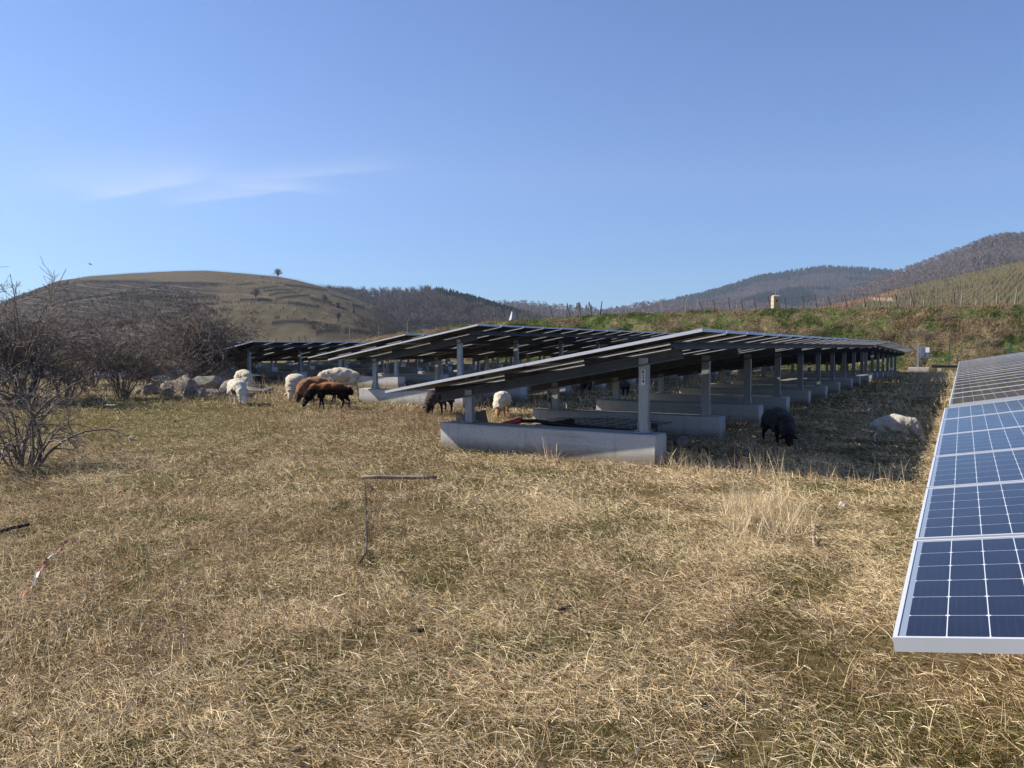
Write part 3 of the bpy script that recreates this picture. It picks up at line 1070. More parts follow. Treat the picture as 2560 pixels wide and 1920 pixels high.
def cbeam(mb, p, q, w, h, th=.006, up=Vector((0, 0, 1)), flip=1):
    """C profile from p to q (top face through p,q), open towards one side"""
    p = Vector(p); q = Vector(q)
    d = (q - p); L = d.length; d.normalize()
    s = d.cross(up).normalized() * flip
    u = s.cross(d).normalized() * flip
    m = Matrix(((d.x, s.x, u.x, p.x), (d.y, s.y, u.y, p.y), (d.z, s.z, u.z, p.z), (0, 0, 0, 1)))
    mb.box(0, L, -th / 2, th / 2, -h, 0, 0, m)
    mb.box(0, L, th / 2, w, -th, 0, 0, m)
    mb.box(0, L, th / 2, w, -h, -h + th, 0, m)
    mb.box(0, L, w - th, w, -h + th, -h + .02, 0, m)
    mb.box(0, L, w - th, w, -.02, -th, 0, m)


def table(name, n, U0, V0, z0, slope, lift, label, sign=None, first=.41, nb=None):
    root = empty(name, P(U0, V0, z0), ROWANG)
    root.rotation_euler = Euler((slope, 0, ROWANG))
    tag(root, label, 'solar table', 'ground mounted solar tables on concrete bases')
    sl = math.sin(TILT); cl = math.cos(TILT)
    zt = ZL + lift
    # panels
    for i in range(n):
        for k in range(2):
            pn = bpy.data.objects.new('solar_panel', PANEL_ME); COL.objects.link(pn); pn.parent = root
            s0 = k * (PL + .012)
            pn.location = (s0 * cl, i * PG + RNG.uniform(-.002, .002), zt + s0 * sl)
            pn.rotation_euler = (RNG.normal(0, .0015), -TILT + RNG.normal(0, .0012), 0)
            fr = bpy.data.objects.new('panel_frame', FRAME_ME); COL.objects.link(fr); fr.parent = pn
    L = n * PG - .02
    tot = 2 * PL + .012
    hp, hr = .09, .125
    def surf(s, off):   # point on the slope, off below the panel face
        return s * cl + off * sl, zt + s * sl - off * cl
    key = ('pur', round(lift, 3), n)
    for fc in (.12, .375, .635, .885):
        kk = key + (fc,)
        if kk not in PROTO:
            mb = MB(); x, z = surf(fc * tot, .051)
            cbeam(mb, (x, .42, z), (x, L - .42, z), .05, hp, up=Vector((-sl, 0, cl)))
            PROTO[kk] = mb.mesh('purlin'); PROTO[kk].materials.append(M['beam'])
        o = bpy.data.objects.new('purlin', PROTO[kk]); COL.objects.link(o); o.parent = root
    sp_ = 2.585
    nb_ = nb or max(2, int((L - .8) / sp_) + 1)
    s0 = first
    kk = ('rail', round(lift, 3))
    if kk not in PROTO:
        mb = MB(); x0, z_0 = surf(.02, .0365); x1, z_1 = surf(tot - .02, .0365)
        p_, q_ = Vector((x0, 0, z_0)), Vector((x1, 0, z_1)); dd_ = (q_ - p_).normalized(); uu_ = Vector((-sl, 0, cl))
        mm_ = Matrix(((dd_.x, 0, uu_.x, p_.x), (dd_.y, 1, uu_.y, p_.y), (dd_.z, 0, uu_.z, p_.z), (0, 0, 0, 1)))
        mb.box(0, (q_ - p_).length, .012, .016, -.010, 0, 0, mm_)
        mb.box(0, (q_ - p_).length, .016, .03, -.010, -.008, 0, mm_)
        PROTO[kk] = mb.mesh('rail'); PROTO[kk].materials.append(M['frame'])
    for i in range(1, n):
        o = bpy.data.objects.new('rail', PROTO[kk]); COL.objects.link(o); o.parent = root; o.location = (0, i * PG - .012, 0)
    for b in range(nb_):
        y = s0 + .195 + b * sp_
        if ('raf', lift) not in PROTO:
            mb = MB()
            x0, z_0 = surf(.11 * tot, .045 + hp); x1, z_1 = surf(.90 * tot, .045 + hp)
            cbeam(mb, (x0, 0, z_0), (x1, 0, z_1), .06, hr, up=Vector((-sl, 0, cl)))
            me = mb.mesh('rafter'); me.materials.append(M['beam']); PROTO[('raf', lift)] = me
        o = bpy.data.objects.new('rafter', PROTO[('raf', lift)]); COL.objects.link(o); o.parent = root; o.location = (0, y, 0)
        for which, xp in (('low', .99), ('high', 3.51)):
            kk = ('post', which, lift)
            if kk not in PROTO:
                mb = MB()
                zt_ = zt + xp / cl * sl - .05 - hp - .03
                w = .058
                # C post: web towards the near end, two side flanges, base plate with bolts
                mb.box(xp - w, xp + w, -.036, -.030, .362, zt_)
                mb.box(xp - w, xp - w + .006, -.030, .036, .362, zt_)
                mb.box(xp + w - .006, xp + w, -.030, .036, .362, zt_)
                mb.box(xp - w + .006, xp - w + .02, .030, .036, .362, zt_)
                mb.box(xp + w - .02, xp + w - .006, .030, .036, .362, zt_)
                mb.box(xp - w - .008, xp - w - .002, -.05, .05, .372, .49)
                mb.box(xp + w + .002, xp + w + .008, -.05, .05, .372, .49)
                mb.box(xp - w - .03, xp + w + .03, -.08, .08, .361, .371)
                for bx_ in (-w - .02, w + .02):
                    for by_ in (-.055, .055):
                        mb.tube([(xp + bx_, by_, .371), (xp + bx_, by_, .395)], .009, 6)
                me = mb.mesh('post'); me.materials.append(M['steel']); PROTO[kk] = me
            o = bpy.data.objects.new('post', PROTO[kk]); COL.objects.link(o); o.parent = root; o.location = (0, y, 0)
            if which == 'high' and b == 0 and sign:
                pz = zt + xp * sl / cl - .05 - hp - .085
                pl = MB().box(xp - .028, xp + .028, -.041, -.0375, pz - .27, pz - .08)
                po = pl.build('row_sign', M['plate'], root); po.location = (0, y, 0)
                for ii, ch in enumerate(sign):
                    cu = bpy.data.curves.new('lettering', 'FONT'); cu.body = ch; cu.size = .062; cu.extrude = .0006
                    cu.align_x = 'CENTER'; cu.offset = .0012
                    tmp = bpy.data.objects.new('tmp', cu); COL.objects.link(tmp)
                    bpy.context.view_layer.update()
                    me = bpy.data.meshes.new_from_object(tmp.evaluated_get(bpy.context.evaluated_depsgraph_get()))
                    bpy.data.objects.remove(tmp)
                    me.name = 'lettering'
                    me.materials.clear(); me.materials.append(M['black'])
                    lo = bpy.data.objects.new('lettering', me); COL.objects.link(lo); lo.parent = po
                    lo.rotation_euler = (R(90), 0, 0)
                    lo.location = (xp, -.0425, pz - .135 - ii * .055)
        if 'base' not in PROTO:
            mb = MB().box(.64, 3.74, -.195, .195, -.45, .36)
            bm = bmesh.new(); me = mb.mesh('concrete_base'); bm.from_mesh(me)
            bmesh.ops.bevel(bm, geom=bm.edges[:], offset=.012, segments=2, affect='EDGES')
            bm.to_mesh(me); bm.free(); me.materials.append(M['concrete']); PROTO['base'] = me
        o = bpy.data.objects.new('concrete_base', PROTO['base']); COL.objects.link(o); o.parent = root
        o.location = (RNG.normal(0, .015), y, RNG.normal(0, .006))
    return root


M['plate'] = simple('white_plate', (.62, .63, .64), .5, .4, 0, .04, 4)
T_ = table('solar_table', 24, 8.19, -6.81, 0, 0, 0, 'nearest panel table in front whose front post has the small R24 plate', 'R24')
table('solar_table', 18, 32.75, -6.81, 0, R(-1.25), 0, 'far panel table that ends beside the small grey inverter cabinet')
table('solar_table', 6, 2.09, -.131, -.108, R(1.35), 0, 'nearest tilted panels with glass face showing at the right edge of the photo')
table('solar_table', 24, 8.30, -.10, .056, R(0), 0, 'pale glaring panel table behind the blue ones at the right edge')
table('solar_table', 24, 14.06, -13.48, 0, 0, .294, 'middle panel table just behind the front one, with its own plate', 'R23')
table('solar_table', 13, 38.7, -13.48, 0, 0, .2, 'rear half of the second panel row, seen under the front table')
table('solar_table', 24, 20.0, -20.14, 0, 0, .216, 'table whose pale edge runs right above the second table, behind the sheep')
table('solar_table', 8, 44.7, -20.14, 0, 0, .2, 'farthest half of the third panel row, low under the other tables')
table('solar_table', 24, 19.5, -26.8, 0, 0, 0, 'long low panel table right behind the boulders and the back white sheep')
table('solar_table', 24, 18.95, -33.5, 0, 0, 0, 'panel table behind the middle bare shrubs, left of the boulders')
table('solar_table', 24, 18.6, -40.15, 0, 0, 0, 'leftmost panel table, behind the dense bare shrubs at the photo edge')

# ------------------------------------------------------------------ bare shrubs
def rot_about(v, axis, ang):
    return Matrix.Rotation(ang, 3, axis) @ v


def shrub(name, loc, seed, stems, height, spread, label, dens=1.0, rbase=.022, droop=.35, twig=.003, lean=(0, 0), group='bare shrubs on the left of the field', long_whips=0):
    rd = random.Random(seed)
    V = []; Fc = []

    def tube(pts, r0, r1, sides):
        n0 = len(V); k = len(pts)
        for i, p in enumerate(pts):
            t = (pts[min(i + 1, k - 1)] - pts[max(i - 1, 0)])
            if t.length < 1e-8: t = Vector((0, 0, 1))
            a = t.cross(Vector((.3, .2, .93)))
            if a.length < 1e-6: a = Vector((1, 0, 0))
            a.normalize(); b = t.cross(a).normalized()
            r = r0 + (r1 - r0) * i / (k - 1)
            for j in range(sides):
                an = 6.2832 * j / sides
                q = p + (a * math.cos(an) + b * math.sin(an)) * r
                V.append((q.x, q.y, q.z))
        for i in range(k - 1):
            for j in range(sides):
                j2 = (j + 1) % sides
                Fc.append((n0 + i * sides + j, n0 + i * sides + j2, n0 + (i + 1) * sides + j2, n0 + (i + 1) * sides + j))

    def grow(p, d, L, r, lvl, wob, dr):
        nseg = (9, 6, 4, 3)[lvl]
        pts = [p.copy()]; q = p.copy(); dd = d.copy()
        for i in range(nseg):
            dd = dd + Vector((rd.gauss(0, wob), rd.gauss(0, wob), rd.gauss(0, wob * .7) - dr * (i / nseg)))
            dd.normalize()
            q = q + dd * (L / nseg)
            if q.z < .02 and i > 1: q.z = .02
            pts.append(q.copy())
        r1 = max(twig * .7, r * (.25 if lvl else .3))
        tube(pts, r, r1, (5, 4, 3, 3)[lvl])
        if lvl >= 3: return
        nchild = int(((10, 6, 3)[lvl]) * dens * rd.uniform(.7, 1.3))
        for _ in range(nchild):
            t = rd.uniform(.22 if lvl == 0 else .12, 1.0)
            fi = t * nseg; i = min(nseg - 1, int(fi))
            bp_ = pts[i].lerp(pts[i + 1], fi - i)
            td = (pts[i + 1] - pts[i]).normalized()
            ax = td.cross(Vector((rd.gauss(0, 1), rd.gauss(0, 1), rd.gauss(0, 1)))).normalized()
            nd = rot_about(td, ax, rd.uniform(.5, 1.25))
            nd.z += .15
            nd.normalize()
            grow(bp_, nd, L * rd.uniform(.28, .52) * (1.1 - .4 * t), max(twig, (r + (r1 - r) * t) * rd.uniform(.4, .6)), lvl + 1, (0, .17, .22, .25)[lvl + 1], dr * .7)

    for s in range(stems):
        an = rd.uniform(0, 6.28); tilt = abs(rd.gauss(0, spread))
        d = Vector((math.cos(an) * math.sin(tilt) + lean[0], math.sin(an) * math.sin(tilt) + lean[1], math.cos(tilt))).normalized()
        b = Vector((math.cos(an) * rd.uniform(0, .16), math.sin(an) * rd.uniform(0, .16), -.05))
        grow(b, d, height * rd.uniform(.75, 1.2), rbase * rd.uniform(.55, 1.1), 0, .13, droop * rd.uniform(.5, 1.3))
    for s in range(long_whips):
        an = rd.uniform(0, 6.28); tilt = rd.uniform(.1, .5)
        d = Vector((math.cos(an) * math.sin(tilt), math.sin(an) * math.sin(tilt), math.cos(tilt)))
        grow(Vector((0, 0, 0)), d, height * rd.uniform(1.2, 1.5), rbase * .7, 1, .09, droop * .5)
    V = np.array(V); Fc = np.array(Fc)
    me = np_mesh(name, V, Fc, smooth=True)
    o = link(name, me, M['bark'])
    o.location = loc
    tag(o, label, 'bush', group)
    return o


def gl(px, py):
    q = G(px, py); return (q.x, q.y, q.z)


shrub('bare_shrub', gl(66, 1168), 3, 15, 1.2, .45, 'nearest bare thorny shrub with crooked dark stems at the left edge', .8, .021, .34, .0032)
shrub('bare_shrub', gl(-60, 1185), 13, 8, 1.2, .5, 'shrub cut by the left edge, just in front of the nearest one', .7, .017, .3, .003)
shrub('bare_shrub', gl(60, 1012), 5, 17, 2.5, .40, 'tallest bare shrub, its long twigs reaching the sky at the left edge', 1.0, .036, .42, .0065, long_whips=3)
shrub('bare_shrub', gl(-60, 1010), 6, 18, 2.5, .42, 'bare shrub cut by the left edge behind the nearest shrub', 1.0, .036, .4, .0065, long_whips=3)
shrub('bare_shrub', gl(160, 1000), 7, 12, 2.2, .55, 'sprawling bare shrub with low twigs between the tallest and the many-stemmed shrubs', 1.0, .030, .5, .0062)
shrub('bare_shrub', gl(307, 996), 8, 26, 2.35, .33, 'many-stemmed bare shrub rising from one tight base in the middle', .95, .022, .42, .006)
shrub('bare_shrub', gl(372, 968), 9, 9, 1.5, .6, 'small open bare shrub at the left end of the boulders', .8, .022, .4, .006)
shrub('bare_shrub', gl(505, 955), 10, 42, 3.1, .52, 'wide round bare shrub standing right behind the boulders', 1.1, .034, .5, .009)
shrub('bare_shrub', gl(235, 968), 12, 11, 2.5, .5, 'bare shrub standing behind the many-stemmed shrub', .9, .03, .45, .007)

# ------------------------------------------------------------------ boulders
t = NT('boulder', .9, .2)
n1 = t.noise(3.0, 7, .65); n2 = t.noise(14, 6, .7)
c = t.ramp(n1, [(.3, (.11, .09, .075)), (.5, (.23, .19, .16)), (.72, (.34, .285, .245))])
g_ = t.N.new('ShaderNodeNewGeometry'); sp = t.N.new('ShaderNodeSeparateXYZ'); t.L.new(g_.outputs['Normal'], sp.inputs[0])
lich = t.math('ADD', t.math('MULTIPLY', sp.outputs[2], .4), t.noise(4.5, 6, .7))
c = t.mix(t.ramp(lich, [(.66, (0, 0, 0)), (.86, (.85, .85, .85))]), c, (.13, .135, .085))
c = t.mix(.3, c, t.ramp(n2, [(.35, (.08, .07, .06)), (.65, (.5, .45, .4))]))
t.col(c).bump(n2, .6, .03)
M['rock'] = t.m


def rock(name, px, py, w, h, seed, label, d=None, group='boulders piled beside the sheep', mat=None, depth=None, sink=.12):
    q = G(px, py)
    if d: 
        a, b = pdir(px, py); q = Vector((a * d, d, float(gz(a * d, d))))
    sc = q.y / F
    W, H = w * sc, h * sc
    D = depth or W * .75
    bm = bmesh.new()
    bmesh.ops.create_icosphere(bm, subdivisions=4, radius=1.0)
    rd = random.Random(seed)
    planes = []
    for _ in range(15):
        n = Vector((rd.gauss(0, 1), rd.gauss(0, 1), rd.gauss(0, .8))).normalized()
        planes.append((n, rd.uniform(.55, .85)))
    off = Vector((rd.uniform(-50, 50), rd.uniform(-50, 50), rd.uniform(-50, 50)))
    from mathutils import noise as mn
    for v in bm.verts:
        p = v.co.copy()
        for n, dd in planes:
            k = p.dot(n)
            if k > dd: p -= n * (k - dd) * .97
        p *= 1 + .10 * mn.noise(p * 1.6 + off) + .035 * mn.noise(p * 5 + off)
        v.co = Vector((p.x * W * .62, p.y * D * .62, (p.z + .75) * H * .62 - sink * H))
    me = bpy.data.meshes.new(name); bm.to_mesh(me); bm.free()
    me.polygons.foreach_set('use_smooth', np.ones(len(me.polygons), bool))
    o = link(name, me, mat or M['rock'])
    o.location = (q.x, q.y, q.z); o.rotation_euler = (0, 0, rd.uniform(-.3, .3))
    tag(o, label, 'boulder' if W > .2 else 'stone', group)
    return o


z6 = lambda x, y: (340 + x * .16275, 900 + y * .16275)
RK = [(370, 430, 300, 170, 26, 'tall grey boulder with green lichen at the left end of the pile'), (740, 365, 170, 100, 27, 'small dark boulder peeking over the back of the pile, left of centre'),
      (870, 360, 150, 80, 27, 'low dark boulder at the back of the pile behind the big mossy one'), (540, 440, 260, 110, 24.5, 'long dark mossy boulder between the tall left one and the big mossy one'),
      (490, 520, 220, 130, 23, 'rounded grey boulder in front of the long mossy one'), (60, 545, 140, 80, 22.5, 'leftmost small boulder of the pile'),
      (240, 560, 290, 130, 22.3, 'low broad boulder second from the left in the front'), (375, 560, 60, 85, 21.9, 'narrow upright pale stone in the left front'),
      (500, 565, 190, 100, 21.7, 'dark squat boulder in the left front of the pile'), (750, 540, 360, 215, 22.8, 'big rounded boulder dark with moss, left of the pinkish one'),
      (830, 575, 190, 125, 21.5, 'pale pointed boulder below the big mossy one'), (1130, 490, 450, 205, 24.2, 'largest pinkish boulder in the middle of the pile'),
      (1000, 580, 170, 95, 21.4, 'flat pinkish stone in the front middle'), (1150, 545, 260, 70, 22.2, 'dark slanted stone below the largest boulder'),
      (1215, 565, 145, 85, 21.6, 'small round grey stone, front middle right'), (1400, 470, 230, 130, 24, 'slanting dark boulder just left of the white sheep'),
      (1400, 560, 240, 130, 22, 'pale broad boulder touching the front white sheep'), (1860, 520, 480, 85, 22.8, 'long flat slab at the right end of the pile'),
      (1740, 590, 180, 60, 21.3, 'low grey stone in front of the flat slab')]
for i, (x, y, w, h, d, lb) in enumerate(RK):
    px, py = z6(x, y)
    rock('boulder', px, py, w * .16275 * 1.1, h * .16275 * 1.45, 40 + i, lb, d=d)
white_rock = simple('pale_stone', (.52, .47, .40), .9, .2, 0, .25, 20, .3)
dark_rock = simple('dark_stone', (.06, .05, .045), .9, .2, 0, .3, 15, .3)
for (px, py, w, h, m_, lb) in ((2108, 1274, 30, 22, white_rock, 'pale round stone on the straw near the blue panels'), (329, 1100, 14, 13, white_rock, 'pale angular stone right of the nearest shrub'),
                               (438, 1057, 11, 8, dark_rock, 'dark stone in the green patch below the boulders'), (430, 1029, 8, 5, white_rock, 'small white stone right of the dark one in the green patch'),
                               (334, 1032, 8, 5, white_rock, 'small pale stone on the green patch, left of the white one'), (310, 1041, 9, 5, white_rock, 'pale stone nearest the many-stemmed shrub'),
                               (278, 1016, 26, 6, white_rock, 'flat pale stone in front of the many-stemmed shrub'), (1198, 1003, 34, 22, M['rock'], 'pinkish boulder behind the front post of the nearest table'),
                               (1207, 1020, 22, 18, dark_rock, 'dark boulder at the foot of the pinkish one behind the front post'), (1701, 1115, 44, 26, M['rock'], 'low boulder in the shade beside the front concrete base'),
                               (1195, 1410, 12, 8, dark_rock, 'small dark stone in the open straw'), (183, 1065, 12, 6, dark_rock, 'dark stone on the green patch left of centre')):
    rock('stone', px, py, w, h, int(px), lb, group=None if w > 30 else 'loose stones in the field', mat=m_, sink=.05)
for o in list(bpy.data.objects):
    if o.name.startswith('stone') and o.get('group') is None and 'group' in o: del o['group']

# ------------------------------------------------------------------ sheep
from mathutils import noise as mnoise


def fleece_mat(name, c, c2, scale=9):
    t = NT(name, .95, .1)
    n = t.noise(scale, 6, .7)
    t.col(t.ramp(n, [(.32, c2), (.68, c)]))
    t.bump(t.noise(30, 6, .75), 1.0, .035)
    t.b.inputs['Sheen Weight'].default_value = .25
    return t.m


FL = {'white': (fleece_mat('cream_fleece', (.70, .62, .47), (.42, .34, .23)), simple('cream_face', (.60, .50, .38), .9, .1, 0, .15, 20)),
      'bright': (fleece_mat('white_fleece', (.76, .71, .60), (.50, .43, .32)), simple('white_face', (.66, .60, .50), .9, .1, 0, .15, 20)),
      'tan': (fleece_mat('cream_fleece_tan_face', (.78, .70, .54), (.60, .48, .32)), simple('tan_face', (.40, .22, .11), .9, .1, 0, .25, 20)),
      'brown': (fleece_mat('rust_fleece', (.30, .13, .05), (.12, .052, .025)), simple('brown_face', (.05, .03, .02), .9, .1, 0, .2, 20)),
      'dark': (fleece_mat('dark_brown_fleece', (.085, .040, .022), (.016, .011, .009), 6), simple('black_face', (.012, .010, .010), .85, .2, 0, .2, 20)),
      'black': (fleece_mat('black_fleece', (.016, .014, .013), (.008, .007, .007)), simple('coal_face', (.010, .009, .009), .85, .2, 0, .2, 20)),
      'choc': (fleece_mat('chocolate_fleece', (.065, .035, .024), (.022, .013, .010)), simple('dark_face', (.02, .013, .010), .85, .2, 0, .2, 20))}
t = NT('copper_back_fleece', .95, .1)
sp = t.N.new('ShaderNodeSeparateXYZ'); t.L.new(t.tc(), sp.inputs[0])
hh = t.math('ADD', sp.outputs[2], t.math('MULTIPLY', t.noise(14, 5, .8), .26))
t.col(t.ramp(hh, [(.55, (.012, .009, .008)), (.66, (.17, .07, .03)), (.74, (.36, .18, .085))]))
t.bump(t.noise(38, 5, .7), .7, .02)
FL['dark'] = (t.m, FL['dark'][1])
M['horn'] = simple('horn', (.34, .29, .22), .6, .3, 0, .2, 25)
M['eye'] = simple('dark_eye', (.008, .006, .005), .2, .6, 0, .1, 10)
M['hoof'] = simple('hoof', (.02, .018, .015), .6, .3, 0, .1, 10)


def sheep(name, px, py, heading, kind, label, scale=1.0, fat=1.0, swing=0.0, seed=1, horns=False, d=None, stride=.05, neck='down', shag=.024):
    if d:
        a, b = pdir(px, py); q = Vector((a * d, d, float(gz(a * d, d))))
    else:
        q = G(px, py)
    rd = random.Random(seed)
    bm = bmesh.new()
    sk = bm.verts.layers.skin.verify()
    pts = {}

    def add(k, co, r, par=None, ry=None):
        v = bm.verts.new(co); v[sk].radius = (r, ry or r); v[sk].use_root = (k == 'pel')
        pts[k] = v
        if par: bm.edges.new((pts[par], v))
        return v
    ca, sa = math.cos(swing), math.sin(swing)
    def sw(x, y, z, piv=.28, amt=1.0):
        a = swing * amt
        dx = x - piv
        return (piv + dx * math.cos(a) - y * math.sin(a), dx * math.sin(a) + y * math.cos(a), z)
    f = fat
    add('pel', (-.24, 0, .475), .170 * f)
    add('mid', (-.02, 0, .455), .195 * f, 'pel')
    add('che', (.20, 0, .46), .180 * f, 'mid')
    if neck == 'down':
        add('nb', sw(.34, 0, .44, amt=.3), .145 * f, 'che')
        add('nm', sw(.45, 0, .31, amt=.7), .108, 'nb')
        add('pol', sw(.525, 0, .205), .078, 'nm')
        add('fac', sw(.565, 0, .125), .060, 'pol')
        add('muz', sw(.60, 0, .05), .042, 'fac')
        hd = Vector(sw(.60, 0, .05)) - Vector(sw(.525, 0, .205)); hp = Vector(sw(.525, 0, .205))
    else:
        add('nb', sw(.33, 0, .53, amt=.3), .14 * f, 'che')
        add('nm', sw(.42, 0, .64, amt=.7), .108, 'nb')
        add('pol', sw(.49, 0, .72), .075, 'nm')
        add('fac', sw(.57, 0, .70), .058, 'pol')
        add('muz', sw(.65, 0, .665), .042, 'fac')
        hd = Vector(sw(.65, 0, .665)) - Vector(sw(.49, 0, .72)); hp = Vector(sw(.49, 0, .72))
    hd.normalize()
    for s, nm in ((1, 'l'), (-1, 'r')):
        st = stride * s
        add('hh' + nm, (-.27, .085 * s, .37), .10 * f, 'pel')
        add('hs' + nm, (-.23 + st * .4, .095 * s, .27), .066, 'hh' + nm)
        add('hk' + nm, (-.335 + st * .8, .092 * s, .175), .026, 'hs' + nm)
        add('hf' + nm, (-.305 + st, .092 * s, .05), .019, 'hk' + nm)
        add('ho' + nm, (-.285 + st, .092 * s, .012), .023, 'hf' + nm)
        add('fh' + nm, (.20, .085 * s, .35), .085 * f, 'che')
        add('fk' + nm, (.205 - st * .6, .088 * s, .19), .027, 'fh' + nm)
        add('ff' + nm, (.20 - st, .088 * s, .05), .019, 'fk' + nm)
        add('fo' + nm, (.215 - st, .088 * s, .012), .023, 'ff' + nm)
    add('ta', (-.385, 0, .45), .032, 'pel')
    add('tb', (-.425, 0, .31), .022, 'ta')
    me = bpy.data.meshes.new('tmp'); bm.to_mesh(me); bm.free()
    tmp = bpy.data.objects.new('tmp', me); COL.objects.link(tmp)
    m1 = tmp.modifiers.new('s', 'SKIN'); m1.use_smooth_shade = True; m1.branch_smoothing = .6
    m2 = tmp.modifiers.new('u', 'SUBSURF'); m2.levels = 2; m2.render_levels = 2
    m3 = tmp.modifiers.new('u2', 'SUBSURF'); m3.levels = 1; m3.render_levels = 1
    bpy.context.view_layer.update()
    ev = tmp.evaluated_get(bpy.context.evaluated_depsgraph_get())
    body = bpy.data.meshes.new_from_object(ev)
    bpy.data.objects.remove(tmp)
    body.name = 'sheep_body'
    n = len(body.vertices)
    co = np.zeros(n * 3); body.vertices.foreach_get('co', co); co = co.reshape(-1, 3)
    no = np.zeros(n * 3); body.vertices.foreach_get('normal', no); no = no.reshape(-1, 3)
    # fleece covers trunk, neck and thighs; legs and face are short haired
    hpv = np.array(hp); hdv = np.array(hd)
    along = (co - hpv) @ hdv
    near = np.linalg.norm(co - hpv - along[:, None] * hdv, axis=1)
    face = (along > -.015) & (near < .13) & (np.abs(along) < .25)
    leg = (co[:, 2] < .255) & ~((along > -.25) & (near < .14))
    if neck == 'down':
        leg = (co[:, 2] < .245) & (co[:, 0] < .32)
    fz = ~(face | leg)
    off = seed * 3.7
    dsp = np.array([mnoise.noise(Vector((c[0] * 9 + off, c[1] * 9, c[2] * 9))) * 1.0 + mnoise.noise(Vector((c[0] * 22 + off, c[1] * 22, c[2] * 22))) * .8 for c in co])
    w = fz.astype(float)
    belly = 1.0 - .35 * (no[:, 2] < -.5)
    co = co + no * (w * (.024 * f + shag * dsp) * belly)[:, None]
    body.vertices.foreach_set('co', co.ravel())
    pi = np.zeros(len(body.polygons), np.int32)
    for p_ in body.polygons:
        vs = list(p_.vertices)
        if face[vs].mean() > .5 or leg[vs].mean() > .5:
            pi[p_.index] = 1
        if co[vs, 2].mean() < .035 and not face[vs].any(): pi[p_.index] = 2
    body.materials.clear()
    fm, am = FL[kind]
    for mm in (fm, am, M['hoof']): body.materials.append(mm)
    body.polygons.foreach_set('material_index', pi)
    body.polygons.foreach_set('use_smooth', np.ones(len(pi), bool))
    body.update()
    root = bpy.data.objects.new(name, body); COL.objects.link(root)
    root.location = (q.x, q.y, q.z - .005)
    root.rotation_euler = (0, 0, R(heading))
    root.scale = (scale,) * 3
    tag(root, label, 'sheep', 'sheep grazing round the panel tables')
    # ears and eyes
    side = Vector((-math.sin(swing), math.cos(swing), 0))
    up = side.cross(hd) * -1
    if up.z < 0 and neck != 'down': up = -up
    for s in (1, -1):
        mb = MB()
        b0 = hp + side * s * .045 + hd * .01
        mb.tube([b0, b0 + side * s * .035 - Vector((0, 0, .004)), b0 + side * s * .075 - Vector((0, 0, .018)), b0 + side * s * .105 - Vector((0, 0, .032))], [.014, .024, .020, .004], 8)
        mb.build('ear', am, root, True)
        mb = MB()
        e = hp + hd * .065 + side * s * .040 + up * .008
        mb.tube([e - side * s * .006, e + side * s * .004, e + side * s * .008], [.008, .010, .003], 8)
        mb.build('eye', M['eye'], root, True)
        if horns:
            mb = MB()
            pp = []; rr = []
            c0 = hp + side * s * .025 - hd * .01
            back = -up if up.x > 0 else up
            for k in range(12):
                a = k / 11 * 3.6
                rad = .075 - .02 * k / 11
                pp.append(c0 + Vector(up) * (math.sin(a) * rad) * 1.0 + hd * ((1 - math.cos(a)) * rad - .02) + side * s * (.01 + k * .006))
                rr.append(.017 * (1 - k / 12.5))
            mb.tube(pp, rr, 8)
            mb.build('horn', M['horn'], root, True)
    return root


sheep('sheep', 609, 975, -60, 'white', 'cream sheep standing behind the boulders, behind the front white one', 1.12, 1.12, .5, 1, d=23.2)
sheep('sheep', 594, 1012, -62, 'bright', 'white sheep in front of the boulders, grazing towards the camera', 1.06, 1.1, .25, 2)
sheep('sheep', 640, 962, 20, 'black', 'little black lamb at the right end of the boulders', .72, 1.0, .2, 3, d=26)
sheep('sheep', 740, 1001, -84, 'white', 'round cream sheep facing the camera, left of the brown one', 1.13, 1.25, -.1, 4)
sheep('sheep', 800, 1004, 205, 'brown', 'rust brown sheep half hidden behind the dark horned ram', 1.08, 1.12, .6, 5, d=18.9)
sheep('sheep', 828, 1022, 184, 'dark', 'dark brown ram in profile grazing to the left, before the cream one', 1.05, .95, .12, 6, horns=True, stride=.06, shag=.026)
sheep('sheep', 853, 985, 190, 'white', 'large cream sheep behind the dark ram, partly behind a grey post', 1.28, 1.15, 0, 7, d=22.3)
sheep('sheep', 1104, 1036, -112, 'choc', 'chocolate brown sheep under the low corner of the nearest table', 1.0, 1.05, -.1, 8, d=15.9)
sheep('sheep', 1255, 1040, -100, 'tan', 'cream sheep with tan face grazing seen under the nearest table', .86, .98, .05, 9)
sheep('sheep', 1466, 990, -80, 'black', 'black sheep far under the nearest table, left one of the two dark ones', .75, 1.0, 0, 10, d=22, neck='up')
sheep('sheep', 1556, 990, -120, 'black', 'black sheep far under the nearest table, right one of the two dark ones', .8, 1.0, 0, 11, d=21.6)
sheep('sheep', 1943, 1112, -88, 'black', 'black ewe grazing in the shade beside the concrete bases', .88, 1.0, -.1, 12)
sheep('sheep', 2232, 1108, -20, 'bright', 'cream sheep in profile grazing in the shade near the blue panels', .68, 1.3, -.1, 13)

# ------------------------------------------------------------------ things lying about
def lying(name, pix, rad, mat, label, cat, z=.012, sides=7, rr=None):
    pts = []
    for (px, py) in pix:
        q = G(px, py); pts.append(Vector((q.x, q.y, q.z + z)))
    o0 = pts[0].copy()
    mb = MB().tube([p - o0 for p in pts], rr or rad, sides)
    o = mb.build(name, mat, None, True); o.location = o0
    tag(o, label, cat)
    return o


